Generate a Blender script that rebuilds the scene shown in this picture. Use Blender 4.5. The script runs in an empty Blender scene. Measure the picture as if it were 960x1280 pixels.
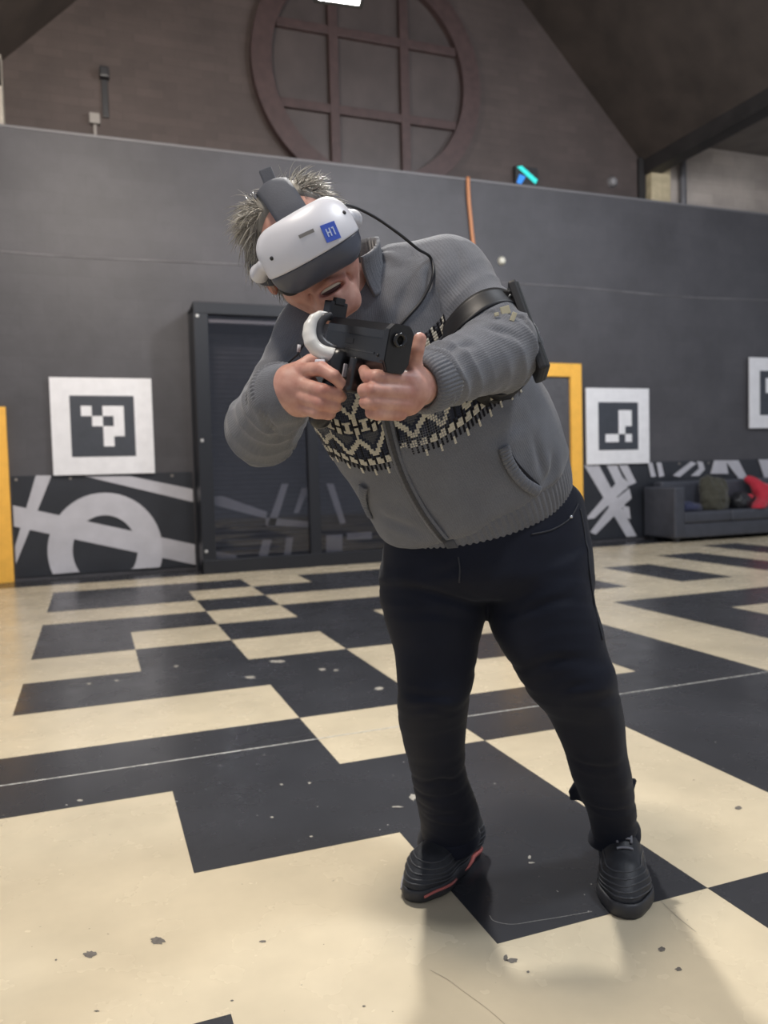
import bpy, bmesh, math, random
import numpy as np
from mathutils import Vector, Matrix

random.seed(7); np.random.seed(7)
scene = bpy.context.scene
COL = scene.collection
S = 0.52                                   # metres per floor square

# ------------------------------------------------------------------ camera
F_PX, YAW, PITCH, ROLL = 980.856, 0.355914, 0.0509162, -0.0269946
CAM = np.array([-1.360007, -2.558913, 1.788175]) * S
def _axes():
    cy, sy, cp, sp = math.cos(YAW), math.sin(YAW), math.cos(PITCH), math.sin(PITCH)
    f = np.array([sy*cp, cy*cp, -sp]); r = np.array([cy, -sy, 0.0]); u = np.cross(r, f)
    cr, sr = math.cos(ROLL), math.sin(ROLL)
    return r*cr + u*sr, -r*sr + u*cr, f
AX_R, AX_U, AX_F = _axes()
AX_T = -AX_F                               # towards the camera
cam_data = bpy.data.cameras.new('camera'); cam = bpy.data.objects.new('camera', cam_data); COL.objects.link(cam)
cam.matrix_world = Matrix(((AX_R[0], AX_U[0], -AX_F[0], CAM[0]), (AX_R[1], AX_U[1], -AX_F[1], CAM[1]), (AX_R[2], AX_U[2], -AX_F[2], CAM[2]), (0, 0, 0, 1)))
cam_data.sensor_fit = 'VERTICAL'; cam_data.sensor_height = 36.0; cam_data.sensor_width = 27.0
cam_data.lens = F_PX/1280*36.0; cam_data.clip_start = 0.05
cam_data.dof.use_dof = True; cam_data.dof.focus_distance = 1.36; cam_data.dof.aperture_fstop = 4.2
scene.camera = cam

def px(u, v, d):                           # picture point at camera depth d (metres) -> world
    return CAM + d*(AX_F + AX_R*(u-480)/F_PX - AX_U*(v-640)/F_PX)
def px_plane(u, v, val, ax=1):             # picture point on an axis-aligned plane (metres)
    d = AX_F + AX_R*(u-480)/F_PX - AX_U*(v-640)/F_PX
    return CAM + d*(val-CAM[ax])/d[ax]

# ------------------------------------------------------------------ light and exposure
world = bpy.data.worlds.new('hall_ambient'); scene.world = world; world.use_nodes = True
bg = world.node_tree.nodes['Background']; bg.inputs[0].default_value = (0.80, 0.86, 1.0, 1); bg.inputs[1].default_value = 0.46
vs = scene.view_settings
vs.view_transform = 'Standard'; vs.look = 'None'; vs.gamma = 1.0; vs.use_curve_mapping = False
vs.exposure = 0.10

# ------------------------------------------------------------------ helpers
def link(o, parent=None):
    COL.objects.link(o)
    if parent is not None: o.parent = parent
    return o
def tag(o, label=None, cat=None, group=None, kind=None):
    if label: o['label'] = label
    if cat: o['category'] = cat
    if group: o['group'] = group
    if kind: o['kind'] = kind
    return o
def mesh_obj(name, verts, faces, mat=None, parent=None, smooth=False):
    me = bpy.data.meshes.new(name)
    me.from_pydata([tuple(map(float, v)) for v in verts], [], [tuple(int(i) for i in f) for f in faces])
    if smooth: me.polygons.foreach_set('use_smooth', [True]*len(me.polygons))
    if mat: me.materials.append(mat)
    me.update()
    return link(bpy.data.objects.new(name, me), parent)
def empty(name, loc=(0, 0, 0), parent=None):
    o = bpy.data.objects.new(name, None); o.location = loc; o.empty_display_size = 0.1
    return link(o, parent)
def bm_obj(name, bm, mat=None, parent=None, smooth=False):
    me = bpy.data.meshes.new(name); bm.normal_update(); bm.to_mesh(me); bm.free()
    if smooth: me.polygons.foreach_set('use_smooth', [True]*len(me.polygons))
    if mat: me.materials.append(mat)
    return link(bpy.data.objects.new(name, me), parent)
def bm_box(bm, lo, hi, bevel=0.0, seg=2):
    lo = np.minimum(lo, hi).astype(float) if not isinstance(lo, np.ndarray) else np.minimum(lo, hi); 
    hi = np.array(hi, float) if not isinstance(hi, np.ndarray) else hi
    r = bmesh.ops.create_cube(bm, size=1.0)
    c = [(lo[i]+hi[i])/2 for i in range(3)]; s = [abs(hi[i]-lo[i]) for i in range(3)]
    for v in r['verts']: v.co = Vector((c[0]+v.co.x*s[0], c[1]+v.co.y*s[1], c[2]+v.co.z*s[2]))
    if bevel > 0:
        es = list({e for v in r['verts'] for e in v.link_edges})
        bmesh.ops.bevel(bm, geom=es, offset=bevel, segments=seg, affect='EDGES', profile=0.6)
def box(name, lo, hi, mat, parent=None, bevel=0.004, seg=2, smooth=False):
    bm = bmesh.new(); bm_box(bm, np.array(lo, float), np.array(hi, float), bevel, seg)
    return bm_obj(name, bm, mat, parent, smooth)
def prism(name, pts, nrm, thick, mat, parent=None):          # extruded polygon, pts wound so that it faces nrm
    n = len(pts); nv = np.array(nrm, float)*thick
    P = [np.array(q, float) for q in pts]
    verts = P + [q+nv for q in P]
    faces = [tuple(range(n))[::-1], tuple(range(n, 2*n))] + [(i, (i+1) % n, n+(i+1) % n, n+i) for i in range(n)]
    o = mesh_obj(name, verts, faces, mat, parent)
    bm = bmesh.new(); bm.from_mesh(o.data); bmesh.ops.recalc_face_normals(bm, faces=bm.faces[:]); bm.to_mesh(o.data); bm.free()
    return o
def tube_mesh(path, rad, seg=10, caps=True):
    path = np.array(path, float); n = len(path)
    rad = np.broadcast_to(np.array(rad, float), (n,))
    t = np.gradient(path, axis=0); t /= np.linalg.norm(t, axis=1, keepdims=True)+1e-12
    up = np.array([0, 0, 1.0]) if abs(t[0][2]) < 0.9 else np.array([1.0, 0, 0])
    verts = []; a = np.linspace(0, 2*np.pi, seg, endpoint=False)
    for i in range(n):
        x = np.cross(t[i], up); x /= np.linalg.norm(x); up = np.cross(x, t[i])
        verts += [path[i]+rad[i]*(math.cos(q)*x+math.sin(q)*up) for q in a]
    faces = [(i*seg+j, i*seg+(j+1) % seg, (i+1)*seg+(j+1) % seg, (i+1)*seg+j) for i in range(n-1) for j in range(seg)]
    if caps: faces += [tuple(range(seg))[::-1], tuple(range((n-1)*seg, n*seg))]
    return verts, faces
def tube(name, path, rad, mat, parent=None, seg=10):
    v, f = tube_mesh(path, rad, seg)
    return mesh_obj(name, v, f, mat, parent, True)
def spline(pts, n=40):                                       # Catmull-Rom through points
    P = np.array(pts, float); P = np.vstack([2*P[0]-P[1], P, 2*P[-1]-P[-2]]); out = []
    m = len(P)-3; per = max(2, n//m)
    for i in range(m):
        a, b, c, d = P[i:i+4]
        for t in np.linspace(0, 1, per, endpoint=False):
            out.append(0.5*((2*b)+(-a+c)*t+(2*a-5*b+4*c-d)*t*t+(-a+3*b-3*c+d)*t**3))
    out.append(P[-2]); return np.array(out)

# ------------------------------------------------------------------ materials
def new_mat(name):
    m = bpy.data.materials.new(name); m.use_nodes = True
    nt = m.node_tree; return m, nt, nt.nodes['Principled BSDF']
def nd(nt, t, **kw):
    n = nt.nodes.new(t)
    for k, v in kw.items():
        if k in n.inputs: n.inputs[k].default_value = v
        else: setattr(n, k, v)
    return n
def simple(name, col, rough=0.5, metal=0.0, var=0.0, scale=12.0, bump=0.0, bscale=80.0, spec=0.5, emit=None, estr=0.0, sheen=0.0):
    m, nt, b = new_mat(name)
    b.inputs['Base Color'].default_value = (*col, 1); b.inputs['Roughness'].default_value = rough
    b.inputs['Metallic'].default_value = metal; b.inputs['Specular IOR Level'].default_value = spec
    if sheen: b.inputs['Sheen Weight'].default_value = sheen; b.inputs['Sheen Roughness'].default_value = 0.5
    if emit: b.inputs['Emission Color'].default_value = (*emit, 1); b.inputs['Emission Strength'].default_value = estr
    tc = nd(nt, 'ShaderNodeTexCoord')
    if var > 0:
        n = nd(nt, 'ShaderNodeTexNoise', Scale=scale, Detail=4.0); nt.links.new(tc.outputs['Object'], n.inputs['Vector'])
        r = nd(nt, 'ShaderNodeValToRGB'); r.color_ramp.elements[0].position = 0.3; r.color_ramp.elements[1].position = 0.7
        r.color_ramp.elements[0].color = (*[c*(1-var) for c in col], 1); r.color_ramp.elements[1].color = (*[min(1, c*(1+var)) for c in col], 1)
        nt.links.new(n.outputs['Fac'], r.inputs['Fac']); nt.links.new(r.outputs['Color'], b.inputs['Base Color'])
    if bump > 0:
        n = nd(nt, 'ShaderNodeTexNoise', Scale=bscale, Detail=3.0); nt.links.new(tc.outputs['Object'], n.inputs['Vector'])
        bp = nd(nt, 'ShaderNodeBump', Strength=bump, Distance=0.002)
        nt.links.new(n.outputs['Fac'], bp.inputs['Height']); nt.links.new(bp.outputs['Normal'], b.inputs['Normal'])
    return m
# ================================================================== the hall
def floor_mat(name, col, dark):
    m, nt, b = new_mat(name)
    g = nd(nt, 'ShaderNodeNewGeometry')
    n1 = nd(nt, 'ShaderNodeTexNoise', Scale=1.6, Detail=5.0, Roughness=0.6); n2 = nd(nt, 'ShaderNodeTexNoise', Scale=55.0, Detail=3.0)
    n3 = nd(nt, 'ShaderNodeTexNoise', Scale=7.0, Detail=4.0)
    for n in (n1, n2, n3): nt.links.new(g.outputs['Position'], n.inputs['Vector'])
    r = nd(nt, 'ShaderNodeValToRGB'); e = r.color_ramp.elements; e[0].position = 0.34; e[1].position = 0.66
    lo, hi = (0.80, 1.06) if not dark else (0.85, 1.25)
    e[0].color = (*[c*lo for c in col], 1); e[1].color = (*[c*hi for c in col], 1)
    nt.links.new(n1.outputs['Fac'], r.inputs['Fac'])
    # small chips and specks
    r2 = nd(nt, 'ShaderNodeValToRGB'); e = r2.color_ramp.elements; e[0].position = 0.735; e[1].position = 0.76
    e[0].color = (0, 0, 0, 1); e[1].color = (1, 1, 1, 1)
    nt.links.new(n2.outputs['Fac'], r2.inputs['Fac'])
    mx = nd(nt, 'ShaderNodeMix', data_type='RGBA'); mx.inputs['B'].default_value = (0.35, 0.34, 0.32, 1) if dark else (0.25, 0.21, 0.16, 1)
    nt.links.new(r2.outputs['Color'], mx.inputs['Factor']); nt.links.new(r.outputs['Color'], mx.inputs['A'])
    nt.links.new(mx.outputs['Result'], b.inputs['Base Color'])
    rr = nd(nt, 'ShaderNodeMapRange'); rr.inputs['To Min'].default_value = 0.16; rr.inputs['To Max'].default_value = 0.36
    nt.links.new(n3.outputs['Fac'], rr.inputs['Value']); nt.links.new(rr.outputs['Result'], b.inputs['Roughness'])
    bp = nd(nt, 'ShaderNodeBump', Strength=0.05, Distance=0.002); nt.links.new(n3.outputs['Fac'], bp.inputs['Height']); nt.links.new(bp.outputs['Normal'], b.inputs['Normal'])
    b.inputs['Specular IOR Level'].default_value = 0.45
    return m
M_CREAM = floor_mat('cream_floor_paint', (0.62, 0.535, 0.385), False)
M_BLACKF = floor_mat('black_floor_paint', (0.036, 0.037, 0.042), True)
floor = box('floor', (-7*S, -6*S, -0.05), (19*S, 13.3*S, 0.0), M_CREAM, bevel=0); tag(floor, kind='structure')

rows = {10: [-2, -1, 0, 2, 3, 4], 9: [-2, -1, 1, 2, 3], 8: [0], 7: [-2, -1, 1, 2, 5], 6: [-2, 0, 1], 5: [-1, 1], 4: [-2, -1, 0, 2, 3],
        3: [0, 3], 2: [-2, -1, 1, 2, 3], 1: [-1, 0, 2], 0: [0, 2], -1: [-2, 1]}
black = {(c, r) for r, cs in rows.items() for c in cs}
black |= {(9, 9), (9, 8), (9, 7), (9, 6), (7, 8), (7, 7), (11, 10), (11, 9), (11, 8), (13, 10), (13, 9), (5, 5), (6, 5), (7, 5), (8, 5), (5, 4), (5, 3), (3, 1), (2, -1)}
black |= {(c, 12) for c in range(-7, 19)}
black |= {(-5, 9), (-5, 8), (-6, 6), (-5, 3), (-4, 0), (-5, 1), (1, -3), (0, -4), (3, -2), (-3, -3), (4, -1), (5, 0), (7, 1), (8, 2), (10, 4), (9, 1), (11, 5), (12, 3), (14, 7), (15, 6), (16, 9)}
left = set(black)
while left:                                     # one part for each connected black field
    comp = {left.pop()}; stack = list(comp)
    while stack:
        c, r = stack.pop()
        for q in ((c+1, r), (c-1, r), (c, r+1), (c, r-1)):
            if q in left: left.remove(q); comp.add(q); stack.append(q)
    vid = {}; verts = []; faces = []
    def vv(i, j, z):
        y = min(j, 12.95)
        if (i, j, z) not in vid: vid[(i, j, z)] = len(verts); verts.append((i*S, y*S, z))
        return vid[(i, j, z)]
    h = 0.0008
    for c, r in comp:
        faces.append((vv(c, r, h), vv(c+1, r, h), vv(c+1, r+1, h), vv(c, r+1, h)))
        for (q, a, b2) in (((c, r-1), (c, r), (c+1, r)), ((c+1, r), (c+1, r), (c+1, r+1)), ((c, r+1), (c+1, r+1), (c, r+1)), ((c-1, r), (c, r+1), (c, r))):
            if q not in comp: faces.append((vv(*a, -0.0002), vv(*b2, -0.0002), vv(*b2, h), vv(*a, h)))
    mesh_obj('black_floor_field', verts, faces, M_BLACKF, floor)
M_SEAM = simple('seam_weld', (0.50, 0.49, 0.45), 0.6, var=0.5, scale=60, bump=0.4)
sp = [(x*S, 2.5*S+0.003*math.sin(x*1.7), 0.0006) for x in np.arange(-6, 16.01, 0.25)]
sv = []; sf = []
for i, q in enumerate(sp):
    w = 0.0022+0.001*random.random()
    sv += [(q[0], q[1]-w, 0.0010), (q[0], q[1]+w, 0.0010), (q[0], q[1], 0.0022)]
    if i: a = 3*(i-1); sf += [(a, a+3, a+5, a+2), (a+2, a+5, a+4, a+1)]
mesh_obj('weld_seam', sv, sf, M_SEAM, floor)

# scuffs, chips and dirt spots on the painted floor
M_DIRT = simple('floor_dirt', (0.13, 0.115, 0.10), 0.7, var=0.3, scale=90); M_CHIP = simple('floor_chip', (0.33, 0.31, 0.27), 0.6, var=0.3, scale=90); M_GREYC = simple('crack_grey', (0.16, 0.155, 0.15), 0.7, var=0.4, scale=200); M_RUB = simple('rubber_mark', (0.36, 0.31, 0.23), 0.5, var=0.2, scale=40)
def mark(name, u, v, ru, rv, mat, seed, z=0.0006):
    r_ = np.random.default_rng(seed); P = []
    for k in range(18):
        a = 2*math.pi*k/18; f = 0.75+0.5*r_.random(); q = px_plane(u+ru*f*math.cos(a), v+rv*f*math.sin(a), 0.0, 2); P.append((q[0], q[1], z))
    mesh_obj(name, P, [tuple(range(18))[::-1]], mat, floor)
for i, (u, v, a, b) in enumerate(((113, 1193, 8, 4), (197, 1176, 9, 4.5), (640, 1201, 7, 3), (632, 1198, 3, 4), (827, 1187, 4, 3), (848, 1212, 4, 2.5), (923, 1010, 5, 2), (328, 1177, 4, 1.5), (660, 1215, 2, 1.5), (70, 1200, 1.5, 1), (210, 950, 2, 1), (455, 1258, 2, 1.2), (290, 1251, 2, 1.2), (121, 1264, 3, 1))): mark('dirt_spot', u, v, a, b, M_DIRT, i)
for i, (u, v, a, b) in enumerate(((346, 827, 9, 1.6), (313, 847, 6, 1.5), (403, 837, 4, 1.5), (420, 838, 3, 1), (474, 861, 5, 2), (220, 833, 3, 1), (111, 855, 3, 1), (146, 851, 3, 1), (516, 997, 4, 4), (497, 1009, 7, 1), (662, 1072, 2, 2), (387, 979, 2, 1), (389, 1046, 2, 1), (340, 1022, 2, 1), (664, 1079, 4, 1), (650, 828, 9, 1), (352, 981, 2, 1), (100, 1001, 4, 1.2))): mark('paint_chip', u, v, a, b, M_CHIP, 50+i, 0.0013)
for nm, pts, w_, m_, z_ in (('scratch', [(538, 1213), (560, 1225), (580, 1240), (610, 1262), (636, 1285)], .0006, M_RUB, .0005), ('crack', [(612, 1145), (618, 1152), (640, 1156), (668, 1152), (700, 1147), (740, 1140)], .0009, M_GREYC, .0012), ('scratch', [(820, 1120), (845, 1145), (870, 1165)], .0012, M_RUB, .0005)):
    q = spline([px_plane(u, v, 0.0, 2) for u, v in pts], 24); q[:, 2] = z_; t_ = np.gradient(q, axis=0); n_ = np.stack([-t_[:, 1], t_[:, 0], 0*t_[:, 0]], 1); n_ /= np.linalg.norm(n_, axis=1, keepdims=True)
    k_ = len(q); mesh_obj(nm, list(q-n_*w_)+list(q+n_*w_), [(i, i+1, k_+i+1, k_+i) for i in range(k_-1)], m_, floor)

# --- painted block wall
def wall_mat(name, col, bs=(0.42, 0.19), contrast=0.045, bump=0.10, rough=0.55):
    m, nt, b = new_mat(name)
    g = nd(nt, 'ShaderNodeNewGeometry')
    mp = nd(nt, 'ShaderNodeMapping'); mp.inputs['Rotation'].default_value = (math.radians(90), 0, 0)
    nt.links.new(g.outputs['Position'], mp.inputs['Vector'])
    br = nd(nt, 'ShaderNodeTexBrick', Scale=1.0)
    br.inputs['Brick Width'].default_value = bs[0]; br.inputs['Row Height'].default_value = bs[1]; br.inputs['Mortar Size'].default_value = 0.006
    br.inputs['Mortar Smooth'].default_value = 0.6
    br.inputs['Color1'].default_value = (*[c*(1-contrast) for c in col], 1); br.inputs['Color2'].default_value = (*[c*(1+contrast) for c in col], 1)
    br.inputs['Mortar'].default_value = (*[c*(1-contrast) for c in col], 1)
    nt.links.new(mp.outputs['Vector'], br.inputs['Vector'])
    n = nd(nt, 'ShaderNodeTexNoise', Scale=1.3, Detail=6.0, Roughness=0.65); nt.links.new(g.outputs['Position'], n.inputs['Vector'])
    mx = nd(nt, 'ShaderNodeMix', data_type='RGBA', blend_type='OVERLAY'); mx.inputs['Factor'].default_value = 0.5
    nt.links.new(br.outputs['Color'], mx.inputs['A']); nt.links.new(n.outputs['Fac'], mx.inputs['B']); nt.links.new(mx.outputs['Result'], b.inputs['Base Color'])
    bp = nd(nt, 'ShaderNodeBump', Strength=bump, Distance=0.006, invert=True); nt.links.new(br.outputs['Fac'], bp.inputs['Height'])
    n2 = nd(nt, 'ShaderNodeTexNoise', Scale=9.0, Detail=5.0); nt.links.new(g.outputs['Position'], n2.inputs['Vector'])
    bp2 = nd(nt, 'ShaderNodeBump', Strength=0.25, Distance=0.01); nt.links.new(n2.outputs['Fac'], bp2.inputs['Height']); nt.links.new(bp.outputs['Normal'], bp2.inputs['Normal'])
    nt.links.new(bp2.outputs['Normal'], b.inputs['Normal']); b.inputs['Roughness'].default_value = rough
    return m
M_WALL = wall_mat('grey_painted_blocks', (0.068, 0.065, 0.071))
M_UPPER = wall_mat('brown_blocks', (0.062, 0.046, 0.041), (0.26, 0.085), 0.10, 0.3, 0.7)
YW = 12.9*S
wall = box('wall_back', (-7*S, YW, 0), (19*S, YW+0.12, 8.0*S), M_WALL, bevel=0); tag(wall, kind='structure')
# plaster ridge along the wall at two thirds of its height
bm = bmesh.new()
ridge = [(x*S, YW+0.004, (5.86+0.03*math.sin(x*.9))*S) for x in np.arange(-7, 19.01, .5)]
v, f = tube_mesh(ridge, 0.012, 8); bm.free()
mesh_obj('plaster_ridge', v, f, simple('plaster_highlight', (0.13, 0.125, 0.13), 0.55, var=0.3, scale=5), wall, True)  # paler than the wall: the ridge's highlight is put into its colour
box('wall_capping', (-7*S, YW-0.01, 8.0*S), (19*S, YW+0.14, 8.0*S+0.025), simple('capping_lit_edge', (0.17, 0.165, 0.17), 0.5), wall, 0.006)  # lit top edge of the wall, painted in as a paler colour

# --- gable wall, roof slopes, side aisle
YU = 13.2*S
gx0, gx1, gz, ax, az = -2.75*S, 11.3*S, 9.05*S, 4.3*S, 16.0*S
M_ROOF = simple('dark_roof_boards', (0.045, 0.034, 0.028), 0.7, var=0.25, scale=3, bump=0.2, bscale=20)
gw = prism('wall_gable', [(gx0, YU, 7.5*S), (gx1, YU, 7.5*S), (gx1, YU, gz), (ax, YU, az), (gx0, YU, gz)], (0, 1, 0), 0.2, M_UPPER); tag(gw, kind='structure')
for nm, xa, xb, za, zb in (('ceiling', gx0, ax, gz, az), ('ceiling', gx1, ax, gz, az)):
    d = 0.12*(1 if xa < xb else -1)
    o = prism(nm, [(xa, YU+0.2, za), (xa, -8*S, za), (xb, -8*S, zb), (xb, YU+0.2, zb)], (0, 0, 1), 0.12, M_ROOF); tag(o, kind='structure')
    for k in range(0):
        y = YU-0.6-k*1.5
        n = np.array([zb-za, 0, -(xb-xa)]); n = n/np.linalg.norm(n)*(1 if n[2] < 0 else -1)*1.0
        P = [np.array([xa, y, za]), np.array([xb, y, zb])]
        q = [P[0], P[1], P[1]+np.array([0, -0.10, 0]), P[0]+np.array([0, -0.10, 0])]
        prism('rafter', q, n, 0.16, M_ROOF, o)
M_BEAM = simple('dark_beam', (0.022, 0.019, 0.018), 0.6, var=0.3, scale=4)
for nm, x in (('trim_1', 11.3), ('trim_2', -2.95)):
    o = box(nm, (x*S, -8*S, 8.72*S), ((x+.42)*S, YU, 9.16*S), M_BEAM, bevel=0.01); tag(o, kind='structure')
M_AISLE = wall_mat('pale_aisle_blocks', (0.40, 0.345, 0.30), (0.36, 0.13), 0.08, 0.3, 0.75)
for nm, a, b2 in (('wall_right', 11.3, 19.5), ('wall_left', -9.0, -2.75)):
    o = box(nm, (a*S, YU+0.02, 7.5*S), (b2*S, YU+0.2, 9.7*S), M_AISLE, bevel=0); tag(o, kind='structure')
M_SLAB = simple('aisle_slab', (0.13, 0.115, 0.105), 0.7, var=0.2, scale=3)
for a, b2 in ((11.72, 19.5), (-9.0, -2.95)):
    o = box('ceiling', (a*S, 2*S, 9.62*S), (b2*S, YU+0.2, 9.8*S), M_SLAB, bevel=0); tag(o, kind='structure')
o = box('trim_3', (11.42*S, YU-0.12, 7.5*S), (11.98*S, YU+0.03, 9.1*S), simple('cream_pier', (0.46, 0.38, 0.24), 0.7, var=0.15), bevel=0.01); tag(o, kind='structure')
o = box('trim_4', (-3.1*S, YU-0.14, 7.5*S), (-2.52*S, YU+0.03, 9.5*S), simple('pale_pier', (0.42, 0.38, 0.32), 0.7, var=0.2), bevel=0.02); tag(o, kind='structure')
o = box('trim_5', (11.18*S, YU-0.05, 7.5*S), (11.36*S, YU+0.05, 9.1*S), M_BEAM, bevel=0.006); tag(o, kind='structure')
o = tube('drain_pipe', [(12.46*S, YU-0.05, z*S) for z in (7.6, 8.3, 9.0, 9.65)], 0.045, simple('grey_pipe', (0.10, 0.095, 0.10), 0.45), seg=16)
tag(o, 'dark grey vertical pipe on the pale aisle wall at upper right', 'pipe')
# slope seam: roof board joint lines are the rafters above

# --- round blocked window in the gable
wc = np.array([4.42*S, YU, 10.0*S]); wr = 2.5*S
M_RING = simple('red_brown_frame', (0.052, 0.030, 0.028), 0.6, var=0.2); M_PANE = simple('blanked_panes', (0.060, 0.047, 0.044), 0.5, var=0.2, scale=3)
win = empty('window_1', wc); tag(win, kind='structure')
a = np.linspace(0, 2*np.pi, 73); ro, ri = wr, wr*0.84
v = []; f = []
for i, t in enumerate(a[:-1]):
    for r0, y0 in ((ro, 0.0), (ro, -0.10), (ri, -0.10), (ri, 0.0)): v.append((r0*math.cos(t), y0, r0*math.sin(t)))
n = len(a)-1
for i in range(n):
    for k in range(4): f.append((4*i+k, 4*((i+1) % n)+k, 4*((i+1) % n)+(k+1) % 4, 4*i+(k+1) % 4))
mesh_obj('window_frame', v, f, M_RING, win)
mz = [(-ri, -0.34*ri), (-0.30*ri, 0.34*ri), (0.38*ri, ri)]
cuts = [-1.0, -0.38, 0.36, 1.0]
for i in range(3):                              # panes between the bars, each its own sheet
    for j in range(3):
        x0, x1, z0, z1 = cuts[i]*ri, cuts[i+1]*ri, cuts[j]*ri, cuts[j+1]*ri
        poly = []
        for t in np.linspace(0, 1, 12, endpoint=False):
            for (xa, za, xb, zb) in (): pass
        ring = [(x0+(x1-x0)*t, z0) for t in np.linspace(0, 1, 10, endpoint=False)]+[(x1, z0+(z1-z0)*t) for t in np.linspace(0, 1, 10, endpoint=False)] + \
               [(x1+(x0-x1)*t, z1) for t in np.linspace(0, 1, 10, endpoint=False)]+[(x0, z1+(z0-z1)*t) for t in np.linspace(0, 1, 10, endpoint=False)]
        pts = []
        for x, z in ring:
            r0 = math.hypot(x, z); k = min(1, ri*1.02/max(r0, 1e-6)); pts.append((x*k, -0.012, z*k))
        prism('pane', pts, (0, 1, 0), 0.02, M_PANE, win)
for c in cuts[1:3]:
    L = ri*math.sqrt(1-c*c)
    box('glazing_bar', (c*ri-0.05, -0.075, -L), (c*ri+0.05, 0.0, L), M_RING, win, 0.006)
    box('glazing_bar', (-L, -0.07, c*ri-0.045), (L, 0.0, c*ri+0.045), M_RING, win, 0.006)

# --- small fittings high on the walls
M_DARKP = simple('dark_plastic', (0.02, 0.02, 0.022), 0.45)
t = empty('wall_horn', (-0.81*S, YU, 9.27*S)); tag(t, 'small dark fitting with hanging cable high on the brown gable', 'fitting')
box('housing', (-0.045, -0.10, -0.05), (0.045, 0.0, 0.05), M_DARKP, t, 0.015); box('cable_duct', (-0.03, -0.03, -0.40), (0.03, 0.0, -0.05), M_DARKP, t, 0.006)
t = empty('junction_box', (-1.01*S, YU, 8.44*S)); tag(t, 'small grey junction box on stub of conduit above the grey wall', 'box')
M_GREYP = simple('grey_plastic', (0.24, 0.22, 0.20), 0.5)
box('housing', (-0.05, -0.06, -0.05), (0.05, 0, 0.05), M_GREYP, t, 0.012); box('conduit', (-0.014, -0.03, -0.30), (0.014, -0.002, -0.05), M_GREYP, t, 0.006)
t = empty('exit_light', (8.08*S, YU-0.02, 8.30*S)); tag(t, 'small glowing turquoise and blue light above the grey wall', 'light')
box('housing', (-0.15, -0.05, -0.10), (0.15, 0, 0.12), M_DARKP, t, 0.01)
M_TEAL = simple('teal_glow', (0.02, 0.3, 0.3), 0.4, emit=(0.03, 0.62, 0.55), estr=1.0); M_BLUE = simple('blue_glow', (0.02, 0.1, 0.3), 0.4, emit=(0.03, 0.25, 0.8), estr=0.9)
prism('teal_bar', [(-0.13, -0.056, 0.10), (-0.07, -0.056, 0.12), (0.14, -0.056, -0.02), (0.11, -0.056, -0.07)], (0, 1, 0), 0.01, M_TEAL, t)
prism('blue_bar', [(-0.14, -0.056, -0.08), (-0.08, -0.056, -0.09), (-0.02, -0.056, 0.0), (-0.10, -0.056, 0.02)], (0, 1, 0), 0.01, M_BLUE, t)
def knob(name, x, y, z, r, mat, label, cat):
    o = empty(name, (x, y, z)); tag(o, label, cat)
    for nm, prof in (('base_plate', [(0, 0), (r, 0), (r, .012), (r*.92, .018)]), ('dome', [(r*.8, .015), (r*.78, r*.5), (r*.55, r*.8), (0, r*.92)])):
        bm = bmesh.new(); vs_ = [bm.verts.new((p[0], -p[1], 0)) for p in prof]
        es = [bm.edges.new((vs_[i], vs_[i+1])) for i in range(len(vs_)-1)]
        bmesh.ops.spin(bm, geom=vs_+es, cent=(0, 0, 0), axis=(0, 1, 0), angle=2*math.pi, steps=24)
        bmesh.ops.remove_doubles(bm, verts=bm.verts[:], dist=1e-5); bmesh.ops.recalc_face_normals(bm, faces=bm.faces[:])
        bm_obj(nm, bm, mat, o, True)
knob('wall_sensor', 7.3*S, YW, 6.35*S, 0.05, simple('off_white_plastic', (0.70, 0.68, 0.58), 0.4), 'small round off-white sensor dome on the grey wall', 'sensor')
knob('wall_bell', 10.46*S, YU, 8.47*S, 0.07, simple('dull_grey_metal', (0.20, 0.19, 0.19), 0.5), 'round grey bell on the brown wall left of the cream pier', 'bell')
o = tube('orange_cable', spline([(6.50*S, YW-0.02, 8.0*S+0.03), (6.50*S, YW-0.03, 7.6*S), (6.56*S, YW-0.02, 7.0*S), (6.60*S, YW-0.02, 6.4*S), (6.55*S, YW-0.02, 5.2*S), (6.6*S, YW-0.02, 3.6*S), (6.58*S, YW-0.02, 0.4*S), (6.62*S, YW-0.05, 0.02*S)], 60), 0.022, simple('orange_rubber', (0.52, 0.22, 0.10), 0.55), seg=10)
tag(o, 'orange cable hanging down the grey wall behind the player', 'cable')

# --- fiducial marker boards
M_WHITE = simple('white_board', (0.80, 0.79, 0.80), 0.5, var=0.04); M_MBLACK = simple('marker_black', (0.045, 0.05, 0.062), 0.5, var=0.1)
def marker(x0, z0, size, bits, label):
    t = empty('marker_board', (x0*S, YW-0.030, z0*S)); tag(t, label, 'marker board', 'square marker boards on the grey wall')
    s = size*S; box('panel', (0, -0.022, 0), (s, 0, s), M_WHITE, t, 0.003)
    m0 = 0.185*s; b0 = s-2*m0; c = b0/6
    o = box('black_square', (m0, -0.025, m0), (s-m0, -0.0215, s-m0), M_MBLACK, t, 0)
    for r in range(4):
        for q in range(4):
            if bits[r][q] == '1':
                x = m0+(q+1)*c; z = s-m0-(r+2)*c
                box('white_cell', (x, -0.0265, z), (x+c, -0.0245, z+c), M_WHITE, t, 0)
marker(-1.99, 1.885, 1.765, ['1011', '0101', '0011', '0010'], 'white marker board hung left of the black glazed cabin')
marker(9.38, 1.83, 1.765, ['0011', '0011', '0010', '1101'], 'white marker board to the right of the orange door frame')
marker(14.24, 2.64, 1.775, ['1010', '1001', '0110', '0100'], 'white marker board hung high above the sofa at right edge')

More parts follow.
